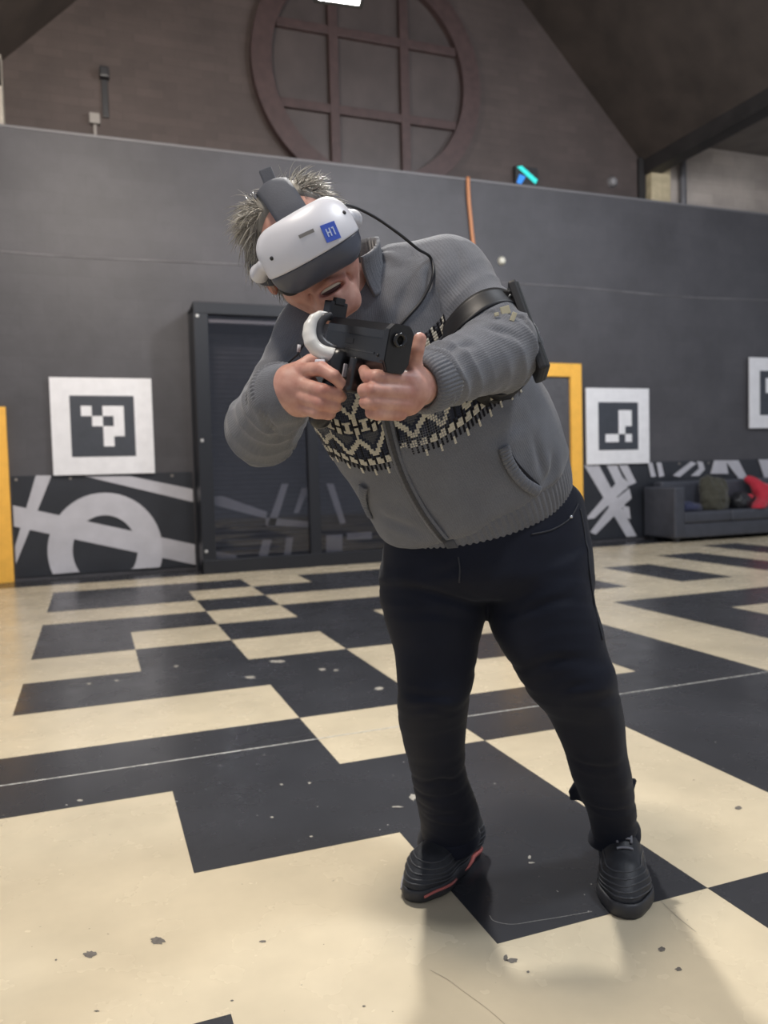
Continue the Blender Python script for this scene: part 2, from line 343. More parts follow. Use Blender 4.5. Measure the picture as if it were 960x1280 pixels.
# --- printed banners
M_BAN = simple('black_banner_vinyl', (0.022, 0.024, 0.030), 0.42, var=0.2, scale=3, bump=0.25, bscale=6); M_PRINT = simple('banner_white_print', (0.50, 0.49, 0.52), 0.5, var=0.08, scale=5, bump=0.2, bscale=6)
BW = {}
def banner(x0, x1, z1, label, y=YW-0.014):
    t = empty('banner', (x0*S, y, 0.04)); BW[t.name] = (x1-x0)*S-0.004; tag(t, label, 'banner', 'black printed banners along the wall foot')
    nx = int((x1-x0)*6); nz = 10; v = []; f = []
    for j in range(nz+1):
        for i in range(nx+1):
            x = (x1-x0)*S*i/nx; z = (z1*S-0.04)*j/nz
            v.append((x, 0.004*math.sin(x*6+z*2)*math.sin(z*3.2), z))
    for j in range(nz):
        for i in range(nx): a = j*(nx+1)+i; f.append((a, a+1, a+nx+2, a+nx+1))
    n0 = len(v); v += [(q[0], q[1]+0.006, q[2]) for q in v]; f += [tuple(n0+k for k in q[::-1]) for q in f]
    mesh_obj('sheet', v, f, M_BAN, t, True)
    for i in range(int((x1-x0)/0.9)+1):
        e = min(x1-x0-0.08, 0.08+i*0.9)*S
        box('eyelet', (e-0.012, -0.007, z1*S-0.085), (e+0.012, -0.003, z1*S-0.061), M_GREYP, t, 0.004)
    return t
def stroke(t, pts, y=None):                       # picture polygon printed on the banner plane
    y0 = t.location.y-0.012
    P = [px_plane(u, v, y0)-np.array(t.location) for u, v in pts]
    k = sum(c.name.startswith('printed') for c in t.children)
    P = [(min(max(q[0], 0.004), BW[t.name]), -0.010-0.0007*k, max(q[2], 0.01)) for q in P]
    prism('printed_stroke', P, (0, 1, 0), 0.0055+0.0007*k, M_PRINT, t)
def zq(pts, ox, oy, s): return [(ox+a/s, oy+b/s) for a, b in pts]
bl = banner(-2.69, 0.47, 1.89, 'black banner with white ring and crossing bars at far left')
for pts in ([(24, 229), (905, 408), (905, 506), (24, 327)], [(165, 90), (238, 90), (47, 500), (26, 420)], [(385, 92), (600, 93), (905, 152), (905, 212)]):
    stroke(bl, zq(pts, 0, 570, 3.69))
arc = []
for rr, sg in ((266, 1), (150, -1)):
    for k in range(33):
        t_ = math.radians(205-k*230/32) if sg > 0 else math.radians(-38+k*256/32)
        arc.append((485+rr*math.cos(t_), 435-rr*math.sin(t_)*(1 if rr > 200 else 1.08)))
N = 33
for k in range(N-1):                              # ring as sectors, so every print field is convex
    o1, o2 = arc[k], arc[k+1]; i1, i2 = arc[2*N-1-k], arc[2*N-2-k]
ringp = zq(arc, 0, 570, 3.69)
y0 = bl.location.y-0.0125; P3 = [px_plane(u, v_, y0)-np.array(bl.location) for u, v_ in ringp]
v = []; f = []
for k in range(N):
    for q in (P3[k], P3[2*N-1-k]): v += [(q[0], -0.0125, max(q[2], 0.01)), (q[0], -0.006, max(q[2], 0.01))]
for k in range(N-1):
    a = 4*k; b2 = 4*(k+1); f += [(a, b2, b2+2, a+2), (a+1, a+3, b2+3, b2+1), (a, a+1, b2+1, b2), (a+2, b2+2, b2+3, a+3)]
mesh_obj('printed_ring', v, f, M_PRINT, bl)
br_ = banner(9.30, 17.5, 1.86, 'black banner with white jagged strokes behind the sofa at right')
for pts in ([(112, 42), (180, 42), (355, 388), (308, 388)], [(215, 42), (262, 42), (312, 150), (275, 165)], [(285, 95), (325, 130), (158, 288), (118, 292)], [(262, 190), (300, 225), (165, 362), (140, 352)],
            [(272, 42), (312, 42), (352, 122), (322, 136)], [(225, 225), (320, 150), (330, 195), (240, 275)], [(290, 230), (318, 235), (326, 290), (296, 285)], [(405, 30), (425, 30), (442, 95), (420, 97)], [(445, 30), (466, 30), (480, 92), (458, 97)],
            [(522, 90), (605, 25), (628, 34), (552, 97)], [(632, 24), (657, 27), (667, 62), (640, 92), (605, 92), (642, 58)], [(712, 20), (765, 20), (775, 82), (695, 82)], [(760, 20), (822, 20), (866, 105), (826, 107)], [(915, 16), (990, 16), (985, 90), (950, 125)], [(1010, 20), (1060, 20), (1150, 130), (1090, 130)], [(1180, 60), (1400, 60), (1400, 100), (1180, 110)]):
    stroke(br_, zq(pts, 700, 570, 3.69))

# --- orange frames
M_OR = simple('orange_paint', (0.95, 0.50, 0.075), 0.45, var=0.06); M_DPANEL = simple('dark_grey_panel', (0.085, 0.083, 0.09), 0.5, var=0.15)
def oframe(x0, x1, z1, w, label):
    t = empty('door_frame', (x0*S, YW, 0)); tag(t, label, 'door frame')
    W = (x1-x0)*S; H = z1*S; w *= S
    box('jamb', (0, -0.05, 0), (w, 0, H), M_OR, t, 0.004); box('jamb', (W-w, -0.05, 0), (W, 0, H), M_OR, t, 0.004)
    box('head_rail', (w, -0.05, H-w), (W-w, 0, H), M_OR, t, 0.004)
    box('door_leaf', (w, -0.02, 0.01), (W-w, 0, H-w), M_DPANEL, t, 0.003)
    h = box('handle', (w+0.06, -0.07, 1.0), (w+0.08, -0.02, 1.12), M_DARKP, t, 0.006)
oframe(7.25, 9.27, 4.14, 0.30, 'orange door frame around a dark door behind the player')
oframe(-4.7, -2.72, 3.12, 0.30, 'orange frame at the left edge of the wall')

# --- black glazed cabin against the wall
def glass_mat(name, tint):
    m, nt, b = new_mat(name); nt.nodes.remove(b); out = nt.nodes['Material Output']
    tr = nd(nt, 'ShaderNodeBsdfTransparent'); tr.inputs[0].default_value = (*tint, 1)
    gl = nd(nt, 'ShaderNodeBsdfGlossy'); gl.inputs['Roughness'].default_value = 0.03; gl.inputs[0].default_value = (0.9, 0.9, 0.95, 1)
    fr = nd(nt, 'ShaderNodeFresnel'); fr.inputs['IOR'].default_value = 1.5
    mx = nd(nt, 'ShaderNodeMixShader'); nt.links.new(fr.outputs[0], mx.inputs[0]); nt.links.new(tr.outputs[0], mx.inputs[1]); nt.links.new(gl.outputs[0], mx.inputs[2])
    nt.links.new(mx.outputs[0], out.inputs['Surface']); return m
M_GLASS = glass_mat('tinted_glass', (0.84, 0.84, 0.86)); M_FR = simple('black_frame_paint', (0.012, 0.013, 0.017), 0.35)
kx0, kx1, ky, kz = 0.50*S, 4.75*S, 12.05*S, 4.94*S
kb = empty('glazed_cabin', ((kx0+kx1)/2, (ky+YW)/2, 0)); tag(kb, 'black framed glazed cabin with double front standing at the grey wall', 'cabin')
def kbox(nm, lo, hi, m, bevel=0.004):
    o_ = np.array(kb.location); return box(nm, np.array(lo)-o_, np.array(hi)-o_, m, kb, bevel)
pw = 0.13
xm = 2.68*S
for x in (kx0, xm-pw/2, kx1-pw): kbox('post', (x, ky, 0), (x+(pw if x != xm-pw/2 else pw*0.85), ky+0.09, kz), M_FR)
for x in (kx0, kx1-0.06): kbox('rear_post', (x, YW-0.06, 0), (x+0.06, YW-0.002, kz), M_FR)
kbox('top_rail', (kx0, ky-0.004, kz-0.10), (kx1, ky+0.09, kz+0.01), M_FR); kbox('bottom_rail', (kx0, ky-0.004, 0), (kx1, ky+0.09, 0.13), M_FR)
kbox('roof_panel', (kx0, ky+0.09, kz-0.03), (kx1, YW-0.002, kz), M_FR, 0.003)
kbox('side_panel', (kx0+0.01, ky+0.09, 0.0), (kx0+0.03, YW-0.06, kz-0.03), M_FR, 0.003); kbox('side_panel', (kx1-0.03, ky+0.09, 0.0), (kx1-0.01, YW-0.06, kz-0.03), M_FR, 0.003)
for a, b2 in ((kx0+pw, xm-pw/2), (xm+pw/2-0.02, kx1-pw)): kbox('glass_pane', (a, ky+0.04, 0.13), (b2, ky+0.048, kz-0.10), M_GLASS, 0)
M_BOLT = simple('bright_bolt', (0.55, 0.54, 0.52), 0.35, metal=0.6)
for z in (4.70, 2.45, 0.42):
    for x in (kx0+0.035,): kbox('bolt', (x-0.014, ky-0.012, z*S-0.014), (x+0.014, ky+0.001, z*S+0.014), M_BOLT, 0.006)
kbox('light_strip', (kx0+pw+0.02, ky+0.06, kz-0.17), (kx1-pw-0.02, ky+0.085, kz-0.135), simple('grey_strip', (0.35, 0.33, 0.33), 0.5), 0.004)
# ribbed shutter behind the glass
M_SHUT = simple('dark_shutter', (0.060, 0.058, 0.062), 0.30, var=0.15)
v = []; f = []; zs = np.arange(0.10, kz-0.2, 0.012); yy = YW-0.10
for i, z in enumerate(zs):
    for x in (kx0+0.1, kx1-0.1): v.append((x-kb.location.x, yy+0.010*math.sin(2*np.pi*z/0.048)-kb.location.y, z))
    if i: a = 2*(i-1); f.append((a, a+1, a+3, a+2))
mesh_obj('ribbed_shutter', v, f, M_SHUT, kb, True)
bk = tag(empty('poster_strip', (kx0+0.12, YW-0.125, 0.06)), 'pale jagged graphic strip seen through the cabin glass', 'poster')
for i, pts in enumerate(([(170, 925), (205, 925), (405, 995), (400, 1025), (170, 965)], [(470, 870), (500, 870), (440, 1060), (405, 1060)], [(560, 890), (590, 890), (545, 1000), (525, 1000)], [(575, 900), (600, 900), (640, 1050), (610, 1050)], [(400, 1020), (610, 1040), (610, 1065), (400, 1055)],
             [(385, 1120), (425, 1120), (405, 1200), (365, 1200)], [(490, 1110), (520, 1110), (510, 1190), (480, 1190)], [(668, 1100), (740, 1095), (740, 1190), (668, 1195)], [(670, 870), (700, 870), (755, 1045), (730, 1048)], [(175, 1170), (270, 1190), (270, 1215), (175, 1210)], [(760, 1090), (870, 1085), (870, 1115), (760, 1120)])):
    P = [px_plane(u, v_, YW-0.125)-np.array(bk.location) for u, v_ in zq(pts, 220, 360, 3.556)]
    prism('pale_stroke', [(q[0], 0, max(q[2], 0.0)) for q in P], (0, 1, 0), 0.012, M_PRINT, bk)

# --- sofa with clothes on it
M_SOFA = simple('charcoal_leatherette', (0.050, 0.053, 0.066), 0.45, var=0.15, bump=0.2, bscale=120)
sx0, sx1, sy0, sy1 = 10.95*S, 15.6*S, 11.72*S, 12.80*S
so = empty('sofa', ((sx0+sx1)/2, (sy0+sy1)/2, 0)); tag(so, 'low charcoal sofa against the wall under the right marker boards', 'sofa')
def sbox(nm, lo, hi, bevel=0.03, m=M_SOFA, par=so): o_ = np.array(so.location); return box(nm, np.array(lo)-o_, np.array(hi)-o_, m, par, bevel, 4, True)
sbox('arm', (sx0, sy0, 0.05), (sx0+0.15, sy1, 0.66)); sbox('arm', (sx1-0.15, sy0, 0.05), (sx1, sy1, 0.66))
sbox('base', (sx0+0.14, sy0+0.02, 0.05), (sx1-0.14, sy1, 0.22), 0.015); sbox('backrest', (sx0+0.14, sy1-0.17, 0.2), (sx1-0.14, sy1, 0.72), 0.04)
w3 = (sx1-sx0-0.30)/3
for k in range(3): sbox('seat_cushion', (sx0+0.152+k*w3, sy0+0.005, 0.22), (sx0+0.148+(k+1)*w3, sy1-0.17, 0.36), 0.035)
for x in (sx0+0.05, sx1-0.11):
    for y in (sy0+0.05, sy1-0.11): sbox('foot', (x, y, 0.0), (x+0.06, y+0.06, 0.055), 0.004, M_DARKP)

# --- flood lamp that back-lights the player, and unseen ceiling lamps added as fill
M_LED = simple('led_face', (1, 1, 1), 0.5, emit=(1.0, 0.97, 0.93), estr=14.0); M_ALU = simple('lamp_housing', (0.06, 0.06, 0.065), 0.4, metal=0.5)
def lamp(loc, aim, power, label, col=(1, 0.97, 0.92), size=0.30, group='flood lamps of the hall', hang=True, ztop=None):
    loc = np.array(loc, float); d = np.array(aim, float)-loc; d /= np.linalg.norm(d)
    t = empty('flood_lamp', loc); tag(t, label, 'lamp', group)
    q = Vector(d).to_track_quat('-Z', 'Y'); t.rotation_mode = 'QUATERNION'; t.rotation_quaternion = q
    box('housing', (-size/2-.02, -size/2-.02, 0.0), (size/2+.02, size/2+.02, 0.07), M_ALU, t, 0.012)
    for k in range(6): x = -size/2+0.02+k*(size-.04)/5; box('cooling_fin', (x-.004, -size/2, 0.068), (x+.004, size/2, 0.11), M_ALU, t, 0)
    box('lens', (-size/2, -size/2, -0.006), (size/2, size/2, 0.002), M_LED, t, 0.003)
    ld = bpy.data.lights.new('flood_light', 'AREA'); ld.shape = 'SQUARE'; ld.size = size; ld.energy = power; ld.color = col
    lo = bpy.data.objects.new('light_source', ld); lo.location = (0, 0, -0.012); link(lo, t)
    zt = ztop if ztop else loc[2]+0.8
    inv = q.inverted(); up = inv @ Vector((0, 0, zt-loc[2])); 
    a0 = Vector((0, 0, 0.09)); tube('hanger', [np.array(a0), np.array(a0+(up-a0)*0.5), np.array(up)], 0.012, M_ALU, t, 8)
    return t
LP = px(428, -24, 2.95)
lamp(LP, px(640, 1010, 1.75), 62, 'flood lamp glaring at the top edge above the player', size=0.16, ztop=6.6)
for (x, y), pw_, c_, lb, zt_ in (((-1.5, -0.5), 100, (1, .88, .74), 'added warm fill lamp above the left foreground floor', 5.6), ((1.7, -1.1), 74, (.86, .92, 1), 'added cool fill lamp above the right foreground floor', 7.0), ((-0.6, 3.4), 96, (1, .90, .80), 'added wall-wash lamp before the left marker board', 6.2),
                            ((2.9, 3.1), 84, (.93, .95, 1), 'added wall-wash lamp over the middle of the chequered floor', 7.2), ((5.3, 2.4), 62, (.85, .91, 1), 'added wall-wash lamp over the right part of the hall', 5.2)):
    lamp((x, y, 4.4), (x, y+(0.02 if y < 2 else 3.6), 0 if y < 2 else 2.2), pw_, lb, col=c_, size=0.5, ztop=zt_)  # unseen lamps added to brighten foreground, player and far wall
# ================================================================== implicit-surface modeller for bodies, clothes and soft shapes
def nrm(v): v = np.array(v, float); return v/np.linalg.norm(v)
class Prim:
    def __init__(s, fn, lo, hi, k=0.0, op='u'): s.fn, s.lo, s.hi, s.k, s.op = fn, np.array(lo, float), np.array(hi, float), k, op
def cone(a, b, ra, rb, k=0.01, op='u'):                       # round cone
    a = np.array(a, float); b = np.array(b, float)
    if np.linalg.norm(b-a) < 1e-6: b = a+np.array([0, 0, 1e-4])
    ba = b-a; l2 = ba@ba; rr = ra-rb; a2 = max(l2-rr*rr, 1e-9); il2 = 1/l2
    def fn(P):
        pa = P-a; y = pa@ba; z = y-l2
        x2 = ((pa*l2-y[..., None]*ba)**2).sum(-1); y2 = y*y*l2; z2 = z*z*l2
        kk = np.sign(rr)*rr*rr*x2
        d = (np.sqrt(x2*a2*il2)+y*rr)*il2-ra
        d = np.where(np.sign(z)*a2*z2 > kk, np.sqrt(x2+z2)*il2-rb, d)
        d = np.where(np.sign(y)*a2*y2 < kk, np.sqrt(x2+y2)*il2-ra, d)
        return d
    r = max(ra, rb); return Prim(fn, np.minimum(a, b)-r, np.maximum(a, b)+r, k, op)
def chain(pts, rads, k=0.01, kin=0.006):
    return [cone(pts[i], pts[i+1], rads[i], rads[i+1], k if i == 0 else kin) for i in range(len(pts)-1)]
def ell(c, radii, R=None, k=0.01, op='u'):                    # ellipsoid; R rows are its axes
    c = np.array(c, float); rd = np.array(radii, float); R = np.eye(3) if R is None else np.array(R)
    def fn(P):
        q = (P-c)@R.T; k0 = np.sqrt(((q/rd)**2).sum(-1)); k1 = np.sqrt(((q/rd**2)**2).sum(-1))+1e-9
        return k0*(k0-1)/k1
    r = rd.max(); return Prim(fn, c-r, c+r, k, op)
def rbox(c, half, rad, R=None, k=0.004, op='u'):
    c = np.array(c, float); hf = np.array(half, float)-rad; R = np.eye(3) if R is None else np.array(R)
    def fn(P):
        q = np.abs((P-c)@R.T)-hf
        return np.sqrt((np.maximum(q, 0)**2).sum(-1))+np.minimum(q.max(-1), 0)-rad
    r = np.linalg.norm(half); return Prim(fn, c-r, c+r, k, op)
def half(p, n, k=0.0):                                        # keep the side n points away from
    p = np.array(p, float); n = nrm(n)
    return Prim(lambda P: (P-p)@n, p, p, k, 'i')
class Loft:                                                   # elliptic tube through picture rows (xl, yl, xr, yr, depth, half depth)
    def __init__(s, rows, cap=0.02, power=2.0):
        L = np.array([px(r[0], r[1], r[4]) for r in rows]); Rr = np.array([px(r[2], r[3], r[4]) for r in rows])
        C = (L+Rr)/2; s.n = nrm(C[-1]-C[0]); s.o = C[0]; t = (C-s.o)@s.n
        lat = Rr-L; lat = lat-(lat@s.n)[:, None]*s.n; a = np.linalg.norm(lat, axis=1)/2
        lat = lat/np.linalg.norm(lat, axis=1, keepdims=True)
        C = s.o+(C-s.o)                                         # centre curve
        tt = np.linspace(t[0], t[-1], 160)
        def sm(y):
            y = np.array([np.interp(tt, t, y[..., j]) for j in range(y.shape[1])]).T if y.ndim > 1 else np.interp(tt, t, y)[:, None]
            w = np.hanning(15); w /= w.sum(); pad = np.vstack([np.repeat(y[:1], 7, 0), y, np.repeat(y[-1:], 7, 0)])
            return np.stack([np.convolve(pad[:, j], w, 'valid') for j in range(y.shape[1])], 1)
        s.t = tt; s.C = sm(C); s.a = sm(a)[:, 0]; s.b = sm(np.array([r[5] for r in rows]))[:, 0]
        s.lat = sm(lat); s.lat /= np.linalg.norm(s.lat, axis=1, keepdims=True)
        s.fw = np.cross(s.lat, s.n); s.fw /= np.linalg.norm(s.fw, axis=1, keepdims=True)
        if (s.fw@AX_T).mean() < 0: s.fw = -s.fw
        s.cap = cap; s.p = power
    def frame(s, P):
        t = (P-s.o)@s.n; i = np.clip((t-s.t[0])/(s.t[1]-s.t[0]), 0, len(s.t)-1.001); i0 = i.astype(int); w = i-i0
        g = lambda A: A[i0]*(1-w)+A[i0+1]*w if A.ndim == 1 else A[i0]*(1-w)[..., None]+A[i0+1]*w[..., None]
        q = P-g(s.C); x = (q*g(s.lat)).sum(-1); y = (q*g(s.fw)).sum(-1)
        return t, x, y, g(s.a), g(s.b)
    def prim(s, k=0.02):
        def fn(P):
            t, x, y, a, b = s.frame(P)
            e = (np.abs(x/a)**s.p+np.abs(y/b)**s.p)**(1/s.p)
            rho = np.sqrt(x*x+y*y)+1e-9; d = rho*(1-1/np.maximum(e, 1e-6))
            d = np.where(e < 0.05, -np.minimum(a, b), d)
            dc = np.maximum(s.t[0]-t, t-s.t[-1])
            c = s.cap; u = np.maximum(d+c, 0); v = np.maximum(dc+c, 0)
            return np.sqrt(u*u+v*v)+np.minimum(np.maximum(d, dc), -c)*0+np.where((u == 0) & (v == 0), np.maximum(d, dc)+c, 0)-c
        m = max(s.a.max(), s.b.max()); return Prim(fn, s.C.min(0)-m, s.C.max(0)+m, k)
    def point(s, t, ang, off=0.0):                             # ang 0 = front, + towards lat
        t = np.asarray(t, float); ang = np.asarray(ang, float)
        i = np.clip((t-s.t[0])/(s.t[1]-s.t[0]), 0, len(s.t)-1.001); i0 = i.astype(int); w = i-i0
        g = lambda A: A[i0]*(1-w)+A[i0+1]*w if A.ndim == 1 else A[i0]*(1-w)[..., None]+A[i0+1]*w[..., None]
        ex = (t-np.clip(t, s.t[0], s.t[-1]))[..., None]*s.n
        return g(s.C)+ex+((g(s.a)+off)*np.sin(ang))[..., None]*g(s.lat)+((g(s.b)+off)*np.cos(ang))[..., None]*g(s.fw)
def combine(acc, d, k, op):
    if op == 'u':
        if k <= 0: return np.minimum(acc, d)
        h = np.maximum(k-np.abs(acc-d), 0)/k; return np.minimum(acc, d)-h*h*k*0.25
    if op == 's': d = -d
    if k <= 0: return np.maximum(acc, d)
    h = np.maximum(k-np.abs(acc-d), 0)/k; return np.maximum(acc, d)+h*h*k*0.25
def sdf(prims, P):
    acc = np.full(P.shape[:-1], 1e3)
    for p in prims: acc = combine(acc, p.fn(P), p.k, p.op)
    return acc
def sdf_mesh(prims, h, smooth=2, lip=1.5, B=8):
    U = [p for p in prims if p.op == 'u']
    lo = np.min([p.lo for p in U], 0)-3*h; hi = np.max([p.hi for p in U], 0)+3*h
    nb = np.ceil((hi-lo)/(B*h)).astype(int); bs = B*h
    I = np.stack(np.meshgrid(*[np.arange(n) for n in nb], indexing='ij'), -1).reshape(-1, 3)
    cen = lo+(I+0.5)*bs; rad = bs*0.5*math.sqrt(3)*lip
    Dp = np.empty((len(prims), len(cen)), np.float32); acc = np.full(len(cen), 1e3)
    for i, p in enumerate(prims): d = p.fn(cen); Dp[i] = d; acc = combine(acc, d, p.k, p.op)
    act = np.abs(acc) < rad+0.004; I = I[act]; Dp = Dp[:, act]; ac = acc[act]; na = len(I)
    g = np.stack(np.meshgrid(*[np.arange(B+1)]*3, indexing='ij'), -1).reshape(-1, 3)
    val = np.full((na, (B+1)**3), 1e3)
    base = lo+I*bs
    for i, p in enumerate(prims):
        if p.op == 'u': sel = np.nonzero(Dp[i]-rad < np.maximum(ac, 0)+rad+p.k+0.03)[0]
        elif p.op == 's': sel = np.nonzero(Dp[i] < rad+p.k+0.005)[0]
        else: sel = np.nonzero(Dp[i] > -rad-p.k-0.005)[0]
        for c in range(0, len(sel), 1500):
            ss = sel[c:c+1500]; P = base[ss][:, None, :]+g[None]*h
            val[ss] = combine(val[ss], p.fn(P), p.k, p.op)
    val = val.reshape(na, B+1, B+1, B+1)
    offs = [(a, b, c) for a in (0, 1) for b in (0, 1) for c in (0, 1)]
    cs = np.stack([val[:, a:a+B, b:b+B, c:c+B] for a, b, c in offs], -1)
    sg = cs < 0; m = sg.any(-1) & ~sg.all(-1)
    w = np.nonzero(m); cv = cs[w]; csg = sg[w]
    ijk = I[w[0]]*B+np.stack(w[1:], -1)
    pos = np.zeros((len(cv), 3)); cnt = np.zeros(len(cv)); O = np.array(offs, float)
    for a in range(8):
        for b in range(a+1, 8):
            if np.abs(O[a]-O[b]).sum() != 1: continue
            x = csg[:, a] != csg[:, b]; t = cv[:, a]/np.where(x, cv[:, a]-cv[:, b], 1)
            pos[x] += O[a]+t[x, None]*(O[b]-O[a]); cnt[x] += 1
    V = lo+(ijk+pos/cnt[:, None])*h
    N = (nb*B+2).astype(np.int64); key = ((ijk[:, 0]+1)*N[1]+ijk[:, 1]+1)*N[2]+ijk[:, 2]+1
    od = np.argsort(key); sk = key[od]
    def look(q):
        kk = ((q[:, 0]+1)*N[1]+q[:, 1]+1)*N[2]+q[:, 2]+1; j = np.clip(np.searchsorted(sk, kk), 0, len(sk)-1)
        return np.where(sk[j] == kk, od[j], -1)
    Q = []
    for ax_, ci in ((0, 4), (1, 2), (2, 1)):
        x = np.nonzero(csg[:, 0] != csg[:, ci])[0]; b_, c_ = (ax_+1) % 3, (ax_+2) % 3
        q = ijk[x]; eb = np.zeros(3, int); eb[b_] = 1; ec = np.zeros(3, int); ec[c_] = 1
        q4 = np.stack([x, look(q-eb), look(q-eb-ec), look(q-ec)], 1); fl = ~csg[x, 0]; q4[fl] = q4[fl][:, ::-1]
        Q.append(q4[(q4 >= 0).all(1)])
    Q = np.vstack(Q)
    used = np.zeros(len(V), bool); used[Q.ravel()] = True; mp = np.cumsum(used)-1; V = V[used]; Q = mp[Q]
    return relax(V, Q, smooth), Q
def relax(V, Q, it=2, f=0.5):
    for _ in range(it):
        s = np.zeros_like(V); c = np.zeros(len(V))
        for a in range(4):
            for b in ((a+1) % 4, (a+3) % 4):
                for j in range(3): s[:, j] += np.bincount(Q[:, a], V[Q[:, b], j], len(V))
                c += np.bincount(Q[:, a], minlength=len(V))
        V = V+f*(s/np.maximum(c, 1)[:, None]-V)
    return V
def vnormals(V, Q):
    n = np.cross(V[Q[:, 2]]-V[Q[:, 0]], V[Q[:, 3]]-V[Q[:, 1]]); out = np.zeros_like(V)
    for a in range(4):
        for j in range(3): out[:, j] += np.bincount(Q[:, a], n[:, j], len(V))
    return out/(np.linalg.norm(out, axis=1, keepdims=True)+1e-12)
def fast_obj(name, V, Q, mat, parent=None, attr=None, smooth=True):
    me = bpy.data.meshes.new(name); n, m = len(V), len(Q)
    me.vertices.add(n); me.vertices.foreach_set('co', np.asarray(V, np.float32).ravel())
    me.loops.add(m*4); me.loops.foreach_set('vertex_index', np.asarray(Q, np.int32).ravel())
    me.polygons.add(m); me.polygons.foreach_set('loop_start', np.arange(0, m*4, 4, dtype=np.int32)); me.polygons.foreach_set('loop_total', np.full(m, 4, np.int32))
    me.update(calc_edges=True)
    if smooth: me.polygons.foreach_set('use_smooth', np.ones(m, bool))
    if attr:
        for k, a in attr.items():
            if a.ndim == 2: at = me.attributes.new(k, 'FLOAT_VECTOR', 'POINT'); at.data.foreach_set('vector', np.asarray(a, np.float32).ravel())
            else: at = me.attributes.new(k, 'FLOAT', 'POINT'); at.data.foreach_set('value', np.asarray(a, np.float32))
    if mat: me.materials.append(mat)
    me.validate()
    return link(bpy.data.objects.new(name, me), parent)
def snap(prims, P, off=0.0, it=6):                             # move points onto the surface
    P = P.copy(); e = 0.0015
    for _ in range(it):
        d = sdf(prims, P)-off
        gr = np.stack([sdf(prims, P+e*np.eye(3)[j])-sdf(prims, P-e*np.eye(3)[j]) for j in range(3)], -1)/(2*e)
        P = P-np.clip(d, -0.03, 0.03)[..., None]*gr/((gr**2).sum(-1)[..., None]+1e-3)
    return P, gr/(np.linalg.norm(gr, axis=-1, keepdims=True)+1e-9)
def ray_hit(prims, u, v, d0=0.9, d1=2.2):                      # first surface point seen at a picture point
    D = np.linspace(d0, d1, 1300); P = np.array([px(u, v, d) for d in D]); s = sdf(prims, P)
    i = np.argmax(s < 0) if (s < 0).any() else int(np.argmin(s)); return P[max(i, 1)]
def vnoise(P, scale, seed=0):                                  # smooth value noise in [-1, 1]
    P = np.asarray(P)*scale+seed*17.31; i = np.floor(P).astype(int); f = P-i; f = f*f*(3-2*f); out = 0
    for a in (0, 1):
        for b in (0, 1):
            for c in (0, 1):
                q = (i[..., 0]+a)*374761393+(i[..., 1]+b)*668265263+(i[..., 2]+c)*2147483647+seed*1013
                q = (q ^ (q >> 13))*1274126177; q = q ^ (q >> 16); r = (q & 0xffff)/32767.5-1
                w = (f[..., 0] if a else 1-f[..., 0])*(f[..., 1] if b else 1-f[..., 1])*(f[..., 2] if c else 1-f[..., 2]); out = out+w*r
    return out
def grid_obj(name, P, mat, parent=None, closed_u=False, smooth=True, thick=0.0):   # P[i, j, 3] sheet, optionally a solid shell
    a, b = P.shape[:2]; V = P.reshape(-1, 3); F = []
    for i in range(a-1):
        for j in range(b if closed_u else b-1): F.append((i*b+j, i*b+(j+1) % b, (i+1)*b+(j+1) % b, (i+1)*b+j))
    F = np.array(F)
    if thick:
        N = vnormals(V, F); n0 = len(V); V2 = V-N*thick; G = (F+n0)[:, ::-1]; rim = []
        for j in range(b if closed_u else b-1):
            j2 = (j+1) % b; rim += [(j2, j, n0+j, n0+j2), ((a-1)*b+j, (a-1)*b+j2, n0+(a-1)*b+j2, n0+(a-1)*b+j)]
        if not closed_u:
            for i in range(a-1): rim += [(i*b, (i+1)*b, n0+(i+1)*b, n0+i*b), ((i+1)*b+b-1, i*b+b-1, n0+i*b+b-1, n0+(i+1)*b+b-1)]
        V = np.vstack([V, V2]); F = np.vstack([F, G, np.array(rim)])
    return fast_obj(name, V, F, mat, parent, None, smooth)
